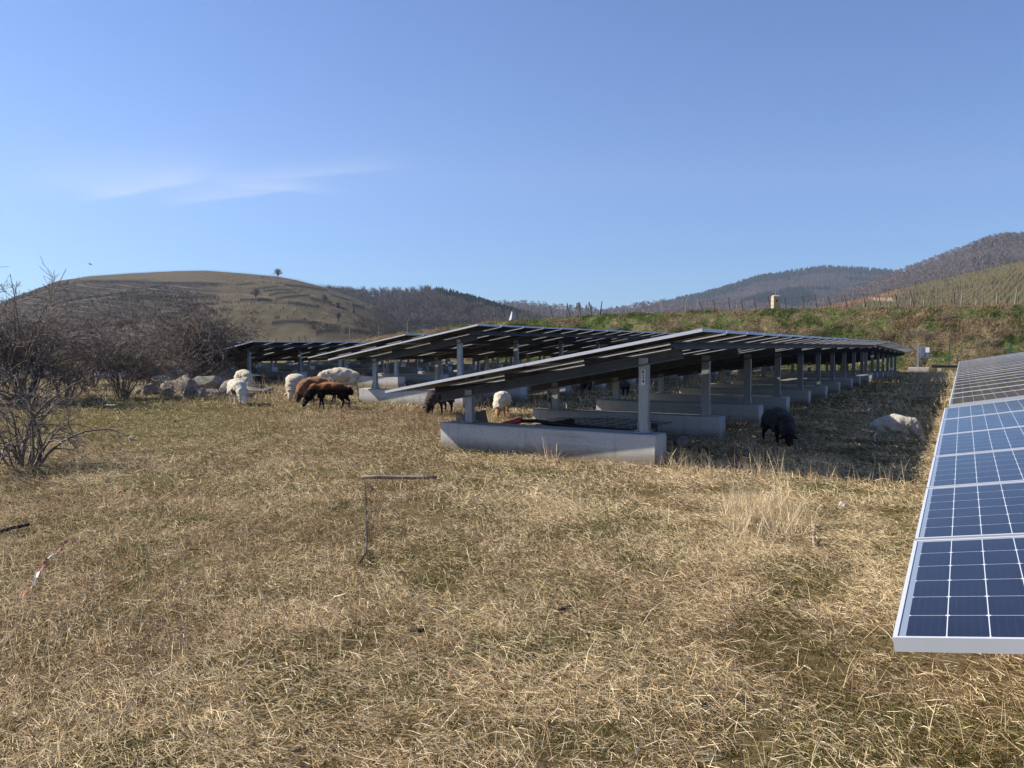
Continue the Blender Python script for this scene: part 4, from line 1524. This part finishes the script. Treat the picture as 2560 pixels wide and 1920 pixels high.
lying('branch', [(903, 1209), (950, 1208), (1000, 1209), (1045, 1209), (1091, 1210)], .020, M['stick'], 'straight brown branch lying crosswise in the straw', 'branch', .065)
lying('stick', [(901, 1424), (905, 1415), (915, 1400), (917, 1370), (916, 1330), (914, 1280), (913, 1240), (913, 1214)], .007, M['darkwood'], 'long thin crooked stick lying straight away from the camera', 'stick', .045)
lying('branch', [(2033, 1312), (2036, 1330), (2033, 1352), (2035, 1376), (2055, 1392), (2077, 1415)], .009, M['stick'], 'short bent branch lying in the straw near the blue panels', 'branch', .03)
lying('branch', [(-30, 1358), (5, 1348), (30, 1340), (55, 1335), (72, 1330)], .014, M['darkwood'], 'dark branch lying at the left edge', 'branch', .06)
lying('branch', [(1025, 1590), (1060, 1593)], .012, M['darkwood'], 'short dark piece of wood in the foreground straw, left one', 'branch', .03)
lying('branch', [(1395, 1540), (1420, 1532), (1432, 1530)], .009, M['darkwood'], 'short dark piece of wood in the foreground straw, right one', 'branch', .03)
lying('branch', [(170, 995), (230, 986), (280, 983), (326, 984)], .014, M['stick'], 'pale bare branch lying across the foot of the many-stemmed shrub', 'branch', .12)
lying('stake', [(894, 984), (960, 993)], .02, M['stick'], 'pale wooden stake lying beside the second row base', 'stake', .03)
red = simple('red_tape', (.36, .09, .07), .6, .3, 0, .2, 15)
whi = simple('white_tape', (.62, .60, .57), .6, .3, 0, .1, 15)
tp = [(184, 1356), (168, 1368), (152, 1380), (143, 1391), (130, 1402), (120, 1414), (110, 1424), (102, 1438), (97, 1448), (91, 1462), (83, 1474), (75, 1486), (66, 1496), (56, 1508)]
pp = [G(*a) for a in tp]
base = pp[0].copy()
mb = MB()
for i in range(len(pp) - 1):
    a = pp[i] - base; b = pp[i + 1] - base
    col = 0 if i in (0, 1, 2, 5, 6, 7, 11, 12) else 1
    s = Vector((.008, .003, .006 * (-1) ** i))
    za = .036 + .012 * math.sin(i * 1.7); zb = .036 + .012 * math.sin(i * 1.7 + 1.7)
    n0 = len(mb.v)
    mb.v += [tuple(a - s + Vector((0, 0, za))), tuple(a + s + Vector((0, 0, za))), tuple(b + s + Vector((0, 0, zb))), tuple(b - s + Vector((0, 0, zb)))]
    mb.f.append((n0, n0 + 1, n0 + 2, n0 + 3)); mb.m.append(col)
    mb.v += [(x, y, z - .0015) for (x, y, z) in mb.v[n0:n0 + 4]]
    mb.f.append((n0 + 7, n0 + 6, n0 + 5, n0 + 4)); mb.m.append(col)
o = mb.build('barrier_tape', [red, whi]); o.location = base
tag(o, 'torn red and white barrier tape lying in the grass at the left', 'tape')
q = G(295, 1240)
rag = MB().tube([(0, 0, 0), (.03, .01, .02), (.05, -.01, .01), (.07, .02, .03)], [.008, .014, .012, .003], 6).build('plastic_scrap', red)
rag.location = (q.x, q.y, q.z + .03)
tag(rag, 'tiny red scrap of plastic in the grass below the green patch', 'scrap')

# things stored behind the first base
mesh_mat = simple('rebar', (.03, .026, .024), .7, .3, .3, .3, 20)
m0 = P(9.12, -5.2, .315)
rm = empty('rebar_mat', m0, ROWANG)
mb = MB()
for i in range(7):
    mb.tube([(0, i * .22, .004 * (i % 3)), (.8, i * .22, .03), (1.7, i * .22, .012)], .0035, 5)
mb.build('bar', mesh_mat, rm)
mb = MB()
for i in range(9):
    x_ = i * .21
    mb.tube([(x_, 0, .012 + .018 * math.sin(x_ * 1.4)), (x_, 1.35, .012 + .018 * math.sin(x_ * 1.4))], .0035, 5)
mb.build('bar', mesh_mat, rm)
tag(rm, 'black rebar mesh lying between the first and second bases', 'rebar mesh')
for k in range(2):
    o = bevel(MB().box(-.05, .05, 0, 1.3, 0, .305).build('timber_bearer', M['weathered']), .006)
    o.location = P(9.12, -5.05 + k * 1.3, 0); o.rotation_euler = (0, 0, ROWANG)
    tag(o, ('left', 'right')[k] + ' timber of the two carrying the rebar mesh behind the front base', 'timber', 'timbers under the rebar mesh')
def cam_tube(name, spec, rad, mat, label, cat, sides=10):
    pts = [atd(px, py, d) for (px, py, d) in spec]
    o0 = pts[0].copy()
    o = MB().tube([p - o0 for p in pts], rad, sides).build(name, mat, None, True); o.location = o0
    tag(o, label, cat)
    return o


redp = simple('red_plastic', (.60, .055, .05), .45, .4, 0, .12, 8)
cam_tube('red_pipe', [(1232, 1068, 10.85), (1262, 1062, 10.8), (1283, 1056, 10.75), (1304, 1050, 10.7)], [.034, .04, .04, .042], redp, 'short red plastic pipe poking up behind the front concrete base', 'pipe')
cam_tube('cable_hose', [(1303, 1053, 10.7), (1340, 1052, 10.6), (1375, 1058, 10.45), (1430, 1064, 10.25), (1500, 1070, 10.0), (1580, 1078, 9.8)], .026, M['black'], 'black corrugated hose running from the red pipe behind the front base', 'hose')
q = P(9.2, -5.93, .0)
o = bevel(MB().box(-.13, .13, -.06, .06, -.02, .17).build('concrete_chunk', simple('brown_block', (.20, .155, .115), .9, .2, 0, .3, 8)), .012)
o.location = q + Vector((0, 0, .30)); o.rotation_euler = (0, R(-12), ROWANG + .5)
tag(o, 'brown tilted block leaning behind the low front post', 'block')
o2 = bevel(MB().box(-.08, .08, -.06, .06, 0, .42).build('concrete_chunk', simple('grey_block', (.24, .20, .165), .9, .2, 0, .3, 8)), .01)
o2.location = P(9.15, -6.18, 0); o2.rotation_euler = (0, 0, ROWANG - .3)
tag(o2, 'small upright block left of the low front post', 'block')
bs = bevel(MB().box(-.2, .2, -.12, .12, 0, .285).build('concrete_chunk', M['concrete']), .012)
bs.location = P(9.22, -5.93, 0); bs.rotation_euler = (0, 0, ROWANG)
tag(bs, 'grey concrete block under the brown tilted one behind the front base', 'block')

# ------------------------------------------------------------------ far end: inverter, duct, fence
iv = empty('inverter_cabinet', P(52.2, -2.05, -.16), ROWANG)
tag(iv, 'grey inverter cabinet on a post at the far end of the front row', 'inverter')
MB().box(-.75, .35, -.4, .4, -.2, .30).build('concrete_base', M['concrete'], iv)
MB().box(-.32, -.2, -.06, .06, .30, 1.72).box(-.2, .3, -.03, .0, 1.0, 1.06).build('post', M['steel'], iv)
wh = simple('white_paint', (.72, .73, .75), .4, .4, 0, .05, 3)
cb = bevel(MB().box(-.14, .38, -.32, -.04, .84, 1.52).build('cabinet', simple('grey_blue_paint', (.12, .145, .18), .45, .4, 0, .06, 3), iv), .03)
MB().box(.15, .36, -.335, -.322, 1.2, 1.50).build('cover', wh, iv)
MB().box(-.1, .12, -.335, -.322, .95, 1.45).build('door', simple('blue_grey_cover', (.12, .14, .18), .5, .4, 0, .1, 4), iv)
mb = MB()
for k in range(4):
    mb.tube([(.0 + k * .09, -.18, .82), (.02 + k * .07, -.18, .62), (.12, -.1, .45), (.1, 0, .3)], .02, 6)
mb.build('cable', M['black'], iv, True)
MB().tube([(-.26, 0, 1.2), (-.75, -.2, 1.62)], .02, 6).build('brace', M['beam'], iv)
dt_ = empty('cable_duct', P(52.0, -1.55, -.16), ROWANG)
tag(dt_, 'long black cable duct raised on feet between the row ends', 'cable duct')
MB().box(0, 9.0, -.10, .10, .30, .44).build('duct', simple('dark_duct', (.035, .034, .033), .5, .4, .2, .2, 5), dt_)
MB().box(0, 9.0, -.13, .13, .442, .455).build('cover', M['beam'], dt_)
for k in range(4):
    MB().box(.3 + k * 2.6, .5 + k * 2.6, -.09, .09, -.1, .30).build('foot', M['concrete'], dt_)
fn = empty('wire_fence', P(53.4, -14, -.16), ROWANG)
tag(fn, 'green wire fence at the foot of the embankment', 'fence')
gp = simple('green_paint', (.025, .075, .04), .5, .4, 0, .15, 5)
for k in range(16):
    MB().tube([(k * 3.1 - 2.2, 0, -.2), (k * 3.1 - 2.2, 0, 1.75)], .035, 8).build('fence_post', gp, fn)
mb = MB()
for z in (.2, .45, .7, .95, 1.2, 1.45, 1.68):
    mb.tube([(-2.2, 0, z), (44.3, 0, z)], .004, 4)
for k in range(300):
    mb.tube([(-2.2 + k * .155, 0, .1), (-2.2 + k * .155, 0, 1.68)], .0018, 3, cap=False)
mb.build('wire_netting', gp, fn)

# ------------------------------------------------------------------ vineyard posts on the bank top
def bank_top(px, extra=.6):
    r = (px - 1280) / F
    d = (61 + extra) / (.863 + .505 * r)
    z = CAMH + (866 - float(interp(TOP, px))) / F * (61 / (.863 + .505 * r))
    return Vector((r * d, d, z - .05))


dark_px = [1089, 1116, 1150, 1180, 1212, 1238, 1267, 1296, 1325, 1354, 1384, 1757, 1789, 1824, 1857, 1891, 1927, 1966, 2008, 2041, 2078, 2118, 2162, 2200, 2242, 2284, 2332, 2383]
tr = empty('vineyard_trellis', bank_top(1089))
tag(tr, 'row of dark leaning vine posts with wires along the embankment top', 'trellis')
o0 = tr.location.copy()
tops = []
for i, px in enumerate(dark_px):
    b = bank_top(px) - o0
    hgt = 1.02 * (1 + .15 * math.sin(i * 2.1)) * (1.0 if px > 1500 else 1.0)
    lean = -.22 - .1 * math.sin(i * 1.3) if px > 1500 else -.32 + .08 * math.sin(i)
    if px in (2383, 2332): lean = -.03
    tpv = b + Vector((lean, .1, hgt))
    MB().tube([b - Vector((0, 0, .2)), tpv], [.042, .036], 7).build('vine_post', M['weathered'], tr)
    tops.append((px, b, tpv))
for side in (0, 1):
    seq = [q for q in tops if (q[0] > 1500) == bool(side)]
    mb = MB()
    for h in (.35, .65, .93):
        mb.tube([b.lerp(t_, h) for (_, b, t_) in seq], .007, 4)
    mb.build('wire', M['beam'], tr)
i_l = 0
for px, lean, hh in ((1417, .0, 1.35), (1445, .1, 1.3), (1470, .05, 1.35), (1500, .14, 1.3), (1563, .05, .8), (1652, .02, 1.15), (1710, .25, 1.35), (1742, 0, 1.2), (1838, .12, 1.0), (1155 + 1000, .15, .95), (2270, .15, 1.0), (2397, .1, 1.0), (2530, .16, 1.15), (2487, 0, .8), (2306, 0, .6), (2349, 0, .6), (2436, 0, .6)):
    b = bank_top(px, 1.0)
    o = MB().tube([(0, 0, -.2), (lean, 0, hh)], [.036, .03], 7).build('vineyard_stake', M['pale_wood'] if px > 1510 else M['weathered'])
    o.location = b
    names = {1417: 'first dark stake of the close group of four above the middle table', 1445: 'second of the four close dark stakes above the middle table', 1470: 'third of the four close dark stakes above the middle table', 1500: 'last of the four close dark stakes above the middle table, most tilted',
             1563: 'short pale stake just right of the close group of four', 1652: 'upright pale stake midway between the group of four and the tower', 1710: 'pale stake leaning right, first of the pair left of the tower row', 1742: 'upright pale stake just right of the leaning pale one', 1838: 'slightly leaning pale stake left of the stone tower',
             2155: 'pale leaning stake in front of the tilled red strip', 2270: 'pale stake leaning right, between dark posts under the right vineyard', 2397: 'pale stake beside the last upright dark post', 2530: 'rightmost pale stake on the embankment, leaning right', 2487: 'short pale stake left of the rightmost one', 2306: 'very short pale stake under the right vineyard, leftmost of three', 2349: 'very short pale stake under the right vineyard, middle of three', 2436: 'very short pale stake under the right vineyard, right one of three'}
    tag(o, names[px], 'stake', 'loose stakes on top of the embankment')
# crossing props on the four close stakes
for px, s in ((1419, .3), (1447, .32), (1474, .3), (1503, -.25)):
    o = MB().tube([(0, 0, -.2), (-s, .05, 1.3)], [.05, .04], 7).build('vineyard_stake', M['weathered'])
    o.location = bank_top(px, .8) + Vector((s * .8, 0, 0))
    tag(o, {1419: 'prop crossing the first of the four close stakes', 1447: 'prop crossing the second of the four close stakes', 1474: 'prop crossing the third of the four close stakes', 1503: 'prop forming an X with the last close stake'}[px], 'stake', 'loose stakes on top of the embankment')
for px, py0, py1, lean, lb in ((671, 863, 847, -.1, 'leftmost short dark post behind the long low table'), (693, 862, 845, -.12, 'second short dark post behind the long low table'), (730, 860, 842, -.2, 'third short dark post, leaning, behind the long low table'),
                               (752, 858, 841, -.25, 'fourth short leaning post behind the long low table'), (768, 856, 839, -.3, 'fifth post, most tilted, behind the long low table'), (812, 855, 834, 0, 'upright pale post before the dark thicket'), (876, 850, 821, -.08, 'taller pale post of the close pair left of the lamp mast'), (881, 850, 826, 0, 'shorter pale post of the close pair left of the lamp mast'),
                               (947, 842, 812, 0, 'thin pale post midway between the pale pair and lamp mast')):
    b = atd(px, py0, 84); hh = (py0 - py1) / F * 84
    o = MB().tube([(0, 0, -.3), (lean, 0, hh)], [.05, .045], 6).build('vineyard_stake', M['pale_wood'] if px > 800 else M['weathered'])
    o.location = b
    tag(o, lb, 'stake', 'loose stakes on top of the embankment')
lm = empty('lamp_mast', bank_top(1019, 1.0))
tag(lm, 'thin pale lamp mast with a bent arm above the second table', 'lamp mast')
MB().tube([(0, 0, -.3), (0, 0, 1.15)], .04, 8).build('pole', M['pale_wood'], lm)
MB().tube([(0, 0, 1.1), (.1, 0, 1.3), (.32, 0, 1.55)], .03, 8).build('arm', M['pale_wood'], lm)
MB().box(.26, .46, -.05, .05, 1.53, 1.59).build('lamp_head', M['steel'], lm)

# ------------------------------------------------------------------ small buildings
tan = (lambda t: (t.col(t.ramp(t.noise(1.2, 6, .7), [(.3, (.36, .26, .16)), (.7, (.52, .40, .27))])), t.m)[-1])(NT('tan_stone', .9, .2))
greyroof = simple('slate_roof', (.12, .125, .13), .7, .3, 0, .2, 1)
D = 190
b = atd(1938.5, 772, D); w = 8.2 / F * D
tw = empty('stone_tower', (b.x, b.y, b.z - 1.2), R(6))
tag(tw, 'small tan stone tower with a thin cross behind the embankment', 'tower')
H = (772 - 741) / F * D + 1.2
mb = MB()
mb.box(-w, w, -w, w, 0, H)
mb.build('wall', tan, tw)
mb = MB(); n0 = 0
mb.v += [(-w - .05, -w - .05, H), (w + .05, -w - .05, H - .0), (w + .05, w + .05, H), (-w - .05, w + .05, H), (-w * .6, -w * .3, H + .3), (w * .6, -w * .3, H + .22), (w * .6, w * .3, H + .22), (-w * .6, w * .3, H + .3)]
for f_ in ((0, 1, 5, 4), (1, 2, 6, 5), (2, 3, 7, 6), (3, 0, 4, 7), (4, 5, 6, 7), (3, 2, 1, 0)): mb.f.append(f_); mb.m.append(0)
mb.build('roof', tan, tw)
MB().box(-.05, .05, -.05, .05, H + .2, H + 1.35).box(-.25, .25, -.04, .04, H + .85, H + .95).build('cross', M['steel'], tw)
MB().box(-.22, .22, -w - .03, -w + .02, H - 1.4, H - .9).build('window', M['black'], tw)
D = 150
b = atd(1281, 800, D); w = 9.0 / F * D
sh = empty('pointed_hut', (b.x, b.y, b.z - .8), R(30))
tag(sh, 'steep grey pointed roof showing above the embankment', 'hut')
Hh = (800 - 779) / F * D + .8
MB().box(-w * .8, w * .8, -w * .8, w * .8, -2.0, .0).build('wall', simple('grey_plaster', (.4, .4, .4), .8, .2), sh)
mb = MB(); mb.v += [(-w, -w, 0), (w, -w, 0), (w, w, 0), (-w, w, 0), (-.12, -.12, Hh), (.12, -.12, Hh), (.12, .12, Hh), (-.12, .12, Hh)]
for f_ in ((0, 1, 5, 4), (1, 2, 6, 5), (2, 3, 7, 6), (3, 0, 4, 7), (4, 5, 6, 7), (3, 2, 1, 0)): mb.f.append(f_); mb.m.append(0)
mb.build('roof', simple('zinc_roof', (.40, .41, .42), .6, .3, 0, .1, 2), sh)


def hill_point(v, px, py):
    x, y = proj(v)
    nr = v.shape[0] - 15
    d = (x[:nr] - px) ** 2 + (y[:nr] - py) ** 2
    i, j = np.unravel_index(np.argmin(d), d.shape)
    return Vector(v[i, j])


b = hill_point(HA[1], 843, 768)
hut = empty('vineyard_hut', b, R(20))
tag(hut, 'tiny dark hut on the slope of the terraced vineyard hill', 'hut')
s = b.y / F
MB().box(-4.5 * s, 4.5 * s, -3, 3, -1, 8 * s).build('wall', simple('dark_stone_wall', (.07, .06, .055), .9, .2), hut)
MB().box(-5.2 * s, 5.2 * s, -3.4, 3.4, 8 * s, 9 * s).build('roof', greyroof, hut)

# trellis posts on the skyline of the terraced hill
def ridge_trellis(sil, hv, x0, x1, n, hgt, d, label):
    root = empty('vineyard_trellis', atd(x0, float(interp(sil, x0)), d))
    tag(root, label, 'trellis')
    mp_ = MB().tube([(0, 0, -1), (0, 0, hgt)], .17 * d / 700, 5).mesh('vine_post'); mp_.materials.append(M['weathered'])
    pts = []
    for i in range(n):
        px = x0 + (x1 - x0) * i / (n - 1)
        p_ = atd(px, float(interp(sil, px)), d) - root.location
        o = bpy.data.objects.new('vine_post', mp_); COL.objects.link(o); o.parent = root; o.location = p_
        pts.append(p_ + Vector((0, 0, hgt * .85)))


ridge_trellis(SIL_A, None, 205, 420, 60, 1.6, 700, 'fine row of vine posts on the left part of the terraced hilltop')
ridge_trellis(SIL_A, None, 424, 860, 100, 1.6, 700, 'fine row of vine posts from the hilltop down its right shoulder')
ridge_trellis(SIL_F, None, 2090, 2560, 70, 1.6, 420, 'row of vine posts along the upper edge of the right vineyard')


def vine_rows(hv, x0, x1, t0, t1, n, hgt, rw, label, cols, seed):
    """countless small stakes of the vineyard plots, one object"""
    rng = np.random.default_rng(seed)
    nr = hv.shape[0] - 15
    x, y = proj(hv)
    p = surf_sampler(hv)(n, rng, t0, t1, nr)
    px_, py_ = proj(p)
    p = p[(px_ > x0) & (px_ < x1)]
    X = p[:, 0]; Dd = p[:, 1]
    ph = (X * cols[0] + Dd * cols[1]) / cols[2]
    X = X - (ph - np.round(ph)) * cols[2] * cols[0] / (cols[0] ** 2 + cols[1] ** 2)
    p[:, 0] = X
    n = len(p)
    c = np.tile(np.array((.13, .11, .085)), (n, 1)) * rng.uniform(.5, 1.3, (n, 1))
    blades('vine_stakes', p, np.full(n, hgt) * rng.uniform(.8, 1.2, n), np.full(n, rw), rng.uniform(0, 6.28, n), np.full(n, 1.5), np.zeros(n), c, label, 'vines', M['wood'])


vine_rows(HF[1], 2050, 2700, .02, .98, 9000, 1.5, .11, 'bare vines and stakes in rows on the right vineyard slope', (1, -.72, 2.2), 601)
vine_rows(HA[1], 560, 900, .2, .97, 9000, 1.5, .16, 'bare vines and stakes on the plots of the terraced hill', (1, .12, 7.0), 602)


# ------------------------------------------------------------------ single trees that stand out
def far_tree(px, py, hpx, v, label, kind='bare', wide=1.0, d=None, group=None):
    b = hill_point(v, px, py) if d is None else atd(px, py, d)
    h = hpx / F * b.y
    rd = random.Random(int(px * 7))
    if kind == 'bare':
        root = empty('bare_tree', b)
        tag(root, label, 'tree', group)
        MB().tube([(0, 0, -1), (0, 0, h * .3), (.02 * h, 0, h * .45)], [h * .035, h * .028, h * .02], 7).build('trunk', M['bark'], root)
        mb = MB()
        for k in range(120):
            an = rd.uniform(0, 6.28); ph = rd.uniform(.0, 1.45)
            L = h * .42 * rd.uniform(.8, 1.1)
            tip = Vector((math.cos(an) * math.cos(ph) * L * wide * 1.15, math.sin(an) * math.cos(ph) * L * wide * 1.15, h * .36 + math.sin(ph) * h * .62))
            st = Vector((0, 0, h * rd.uniform(.12, .4)))
            mid = st.lerp(tip, .5) + Vector((rd.gauss(0, .03), rd.gauss(0, .03), .05)) * h
            mb.tube([st, mid, tip], [h * .012, h * .008, h * .004], 3, cap=False)
            for _ in range(5):
                a = mid.lerp(tip, rd.uniform(0, 1)); e = a + Vector((rd.gauss(0, 1), rd.gauss(0, 1), rd.gauss(.4, .8))) * h * .09
                mb.tube([a, e], [h * .006, h * .003], 3, cap=False)
        mb.build('crown', M['bark'], root)
    else:
        root = empty('conifer_tree', b)
        tag(root, label, 'tree', group)
        MB().tube([(0, 0, -1), (0, 0, h * .9)], [h * .03, h * .008], 6).build('trunk', M['bark'], root)
        mb = MB()
        for k in range(16):
            z = h * (.12 + k * .055); r = h * .26 * wide * (1 - k / 17) ** .8
            for j in range(9):
                a0 = 6.2832 * (j + rd.uniform(-.3, .3)) / 9; rr = r * rd.uniform(.6, 1.15)
                a1 = a0 + .55
                n0 = len(mb.v)
                mb.v += [(0, 0, z + h * .09), (math.cos(a0) * rr, math.sin(a0) * rr, z + rd.uniform(-.03, .02) * h), (math.cos(a1) * rr * .9, math.sin(a1) * rr * .9, z), (0, 0, z - h * .01)]
                mb.f += [(n0, n0 + 1, n0 + 2), (n0 + 3, n0 + 2, n0 + 1)]; mb.m += [0, 0]
        mb.build('crown', CONM, root)
    return root


CONM = simple('conifer_needles', (.022, .034, .020), .9, .1, 0, .5, .5)
far_tree(695, 693, 21, HA[1], 'round bare tree alone on the skyline of the terraced hill', wide=1.25)
far_tree(640, 746, 26, HA[1], 'bare tree on the terraced slope above a dark terrace edge', wide=1.2)
far_tree(812, 757, 22, HA[1], 'bare tree on the slope left of the tiny hut')
far_tree(845, 802, 24, HA[1], 'bare tree low on the slope below the tiny hut', wide=.8)
far_tree(885, 785, 18, HA[1], 'dark small tree right of the tiny hut', 'con', .9)
far_tree(1265, 766, 18, HC, 'lone dark conifer on the low skyline left of the tree group', 'con', 1.2)
far_tree(1352, 770, 12, HC, 'small dark conifer on the low skyline, midway to the tree group', 'con', 1.2)
for i, (px, py, h, w) in enumerate(((1428, 777, 17, 1.1), (1440, 779, 22, 1.3), (1450, 779, 24, 1.3), (1464, 781, 20, 1.5), (1475, 783, 22, 1.3), (1488, 784, 17, 1.3), (1498, 785, 13, 1.2))):
    far_tree(px, py, h, HC, ('first', 'second', 'third', 'fourth', 'fifth', 'sixth', 'last')[i] + ' from the left in the group of dark trees on the low skyline', 'con', w, group='dark trees grouped on the low skyline')
far_tree(1705, 762, 11, HC, 'small dark tree at the left foot of the mast mountain', 'con', 1.2)
far_tree(1894, 706, 17, HD, 'tall dark tree standing out on the left shoulder of the mast mountain', 'con', 1.5)
mt = empty('radio_mast', atd(2054, 676, 3400))
tag(mt, 'tiny radio mast on the highest point of the farther mountain', 'mast')
MB().tube([(0, 0, -5), (0, 0, 26)], [1.3, .8], 6).box(-3, 3, -.6, .6, 14, 15).box(-2.2, 2.2, -.6, .6, 19, 20).build('tower', M['weathered'], mt)

# bramble heaps and thickets on the bank
def heap(px, py, w, h, seed, label, colr, n=260):
    x, y = proj(BK[:70])
    d = (x - px) ** 2 + (y - py) ** 2
    i, j = np.unravel_index(np.argmin(d), d.shape)
    b = Vector(BK[i, j])
    s = b.y / F
    W = w * s; H = h * s
    rng = np.random.default_rng(seed)
    V = []
    a = rng.uniform(0, 6.28, n); r = np.sqrt(rng.uniform(size=n)) * W * .5
    bx = np.cos(a) * r; byy = np.sin(a) * r * .6
    top = H * np.sqrt(np.clip(1 - (r / (W * .55)) ** 2, .05, 1))
    base_ = np.stack([bx, byy, top * rng.uniform(.2, .9, n) - .05], 1)
    c = np.tile(np.array(colr), (n, 1)) * rng.uniform(.5, 1.6, (n, 1))
    me_o = blades('bramble_heap', base_, rng.uniform(.25, .6, n) * max(.5, H), rng.uniform(.012, .022, n), a + rng.normal(0, .8, n), rng.uniform(.0, 1.0, n), rng.uniform(.6, 1.8, n), c, label, 'bramble', M['bankgrass'], kind=None)
    me_o['group'] = 'dead bramble heaps on the embankment'
    me_o.location = b
    return me_o


HP = [(2290, 832, 60, 30, 'round dark bramble heap on the embankment above the inverter cabinet'), (2210, 838, 44, 20, 'low bramble heap left of the round one above the inverter'), (2040, 828, 70, 20, 'wide bramble heap above the far part of the front table'),
      (1950, 832, 60, 22, 'brown bramble heap above the middle of the front table roof'), (1850, 822, 80, 30, 'big greyish bramble heap below the stone tower, left side'), (2110, 812, 50, 18, 'small straw coloured heap right of centre on the embankment'),
      (2470, 852, 60, 26, 'bramble heap near the right edge, lower on the slope'), (2520, 828, 70, 28, 'bramble heap at the right edge under the vineyard'), (2400, 838, 60, 20, 'bramble heap between the two heaps near the right edge'),
      (2360, 790, 50, 16, 'pale grass heap high on the embankment at right'), (1545, 822, 44, 26, 'brown bush-like heap above the gap between the tables'), (1440, 818, 40, 24, 'small brown heap on the green slope left of the gap'),
      (1290, 806, 50, 12, 'straw heap near the top, right of the pointed roof'), (1690, 820, 60, 26, 'thin twiggy heap on the green slope above the front table'), (2500, 880, 60, 24, 'lowest bramble heap by the green fence at the right edge')]
for i, (px, py, w, h, lb) in enumerate(HP):
    heap(px, py + h * .4, w, h, 700 + i, lb, (.17, .12, .09) if i % 3 else (.20, .155, .125), 420)

# bird
q = atd(226, 661, 38)
mb = MB()
mb.tube([(-.10, 0, 0), (-.05, 0, .0), (.02, 0, .01), (.09, 0, .012), (.12, 0, .01)], [.004, .02, .028, .018, .003], 8)
for s in (1, -1):
    n0 = len(mb.v)
    mb.v += [(.05, .01 * s, .012), (-.03, .01 * s, .01), (-.02, .11 * s, .05), (.03, .10 * s, .055), (-.045, .17 * s, .035)]
    mb.f += [(n0, n0 + 1, n0 + 2, n0 + 3), (n0 + 3, n0 + 2, n0 + 4)]; mb.m += [0, 0]
o = mb.build('bird', M['darkwood'], None); o.location = q; o.rotation_euler = (R(10), R(-10), R(160))
tag(o, 'small dark bird flying in the sky above the terraced hill', 'bird')


# ------------------------------------------------------------------ air
hz = MB().box(-4600, 4600, -4600, 4600, -30, 1000).build('haze', None)
hm = bpy.data.materials.new('haze'); hm.use_nodes = True
hn = hm.node_tree; hn.nodes.clear()
ho = hn.nodes.new('ShaderNodeOutputMaterial'); pv = hn.nodes.new('ShaderNodeVolumePrincipled')
pv.inputs['Color'].default_value = (.62, .76, 1.0, 1)
pv.inputs['Density'].default_value = .00009
pv.inputs['Anisotropy'].default_value = .2
hn.links.new(pv.outputs[0], ho.inputs['Volume'])
hz.data.materials.append(hm)
tag(hz, kind='stuff')
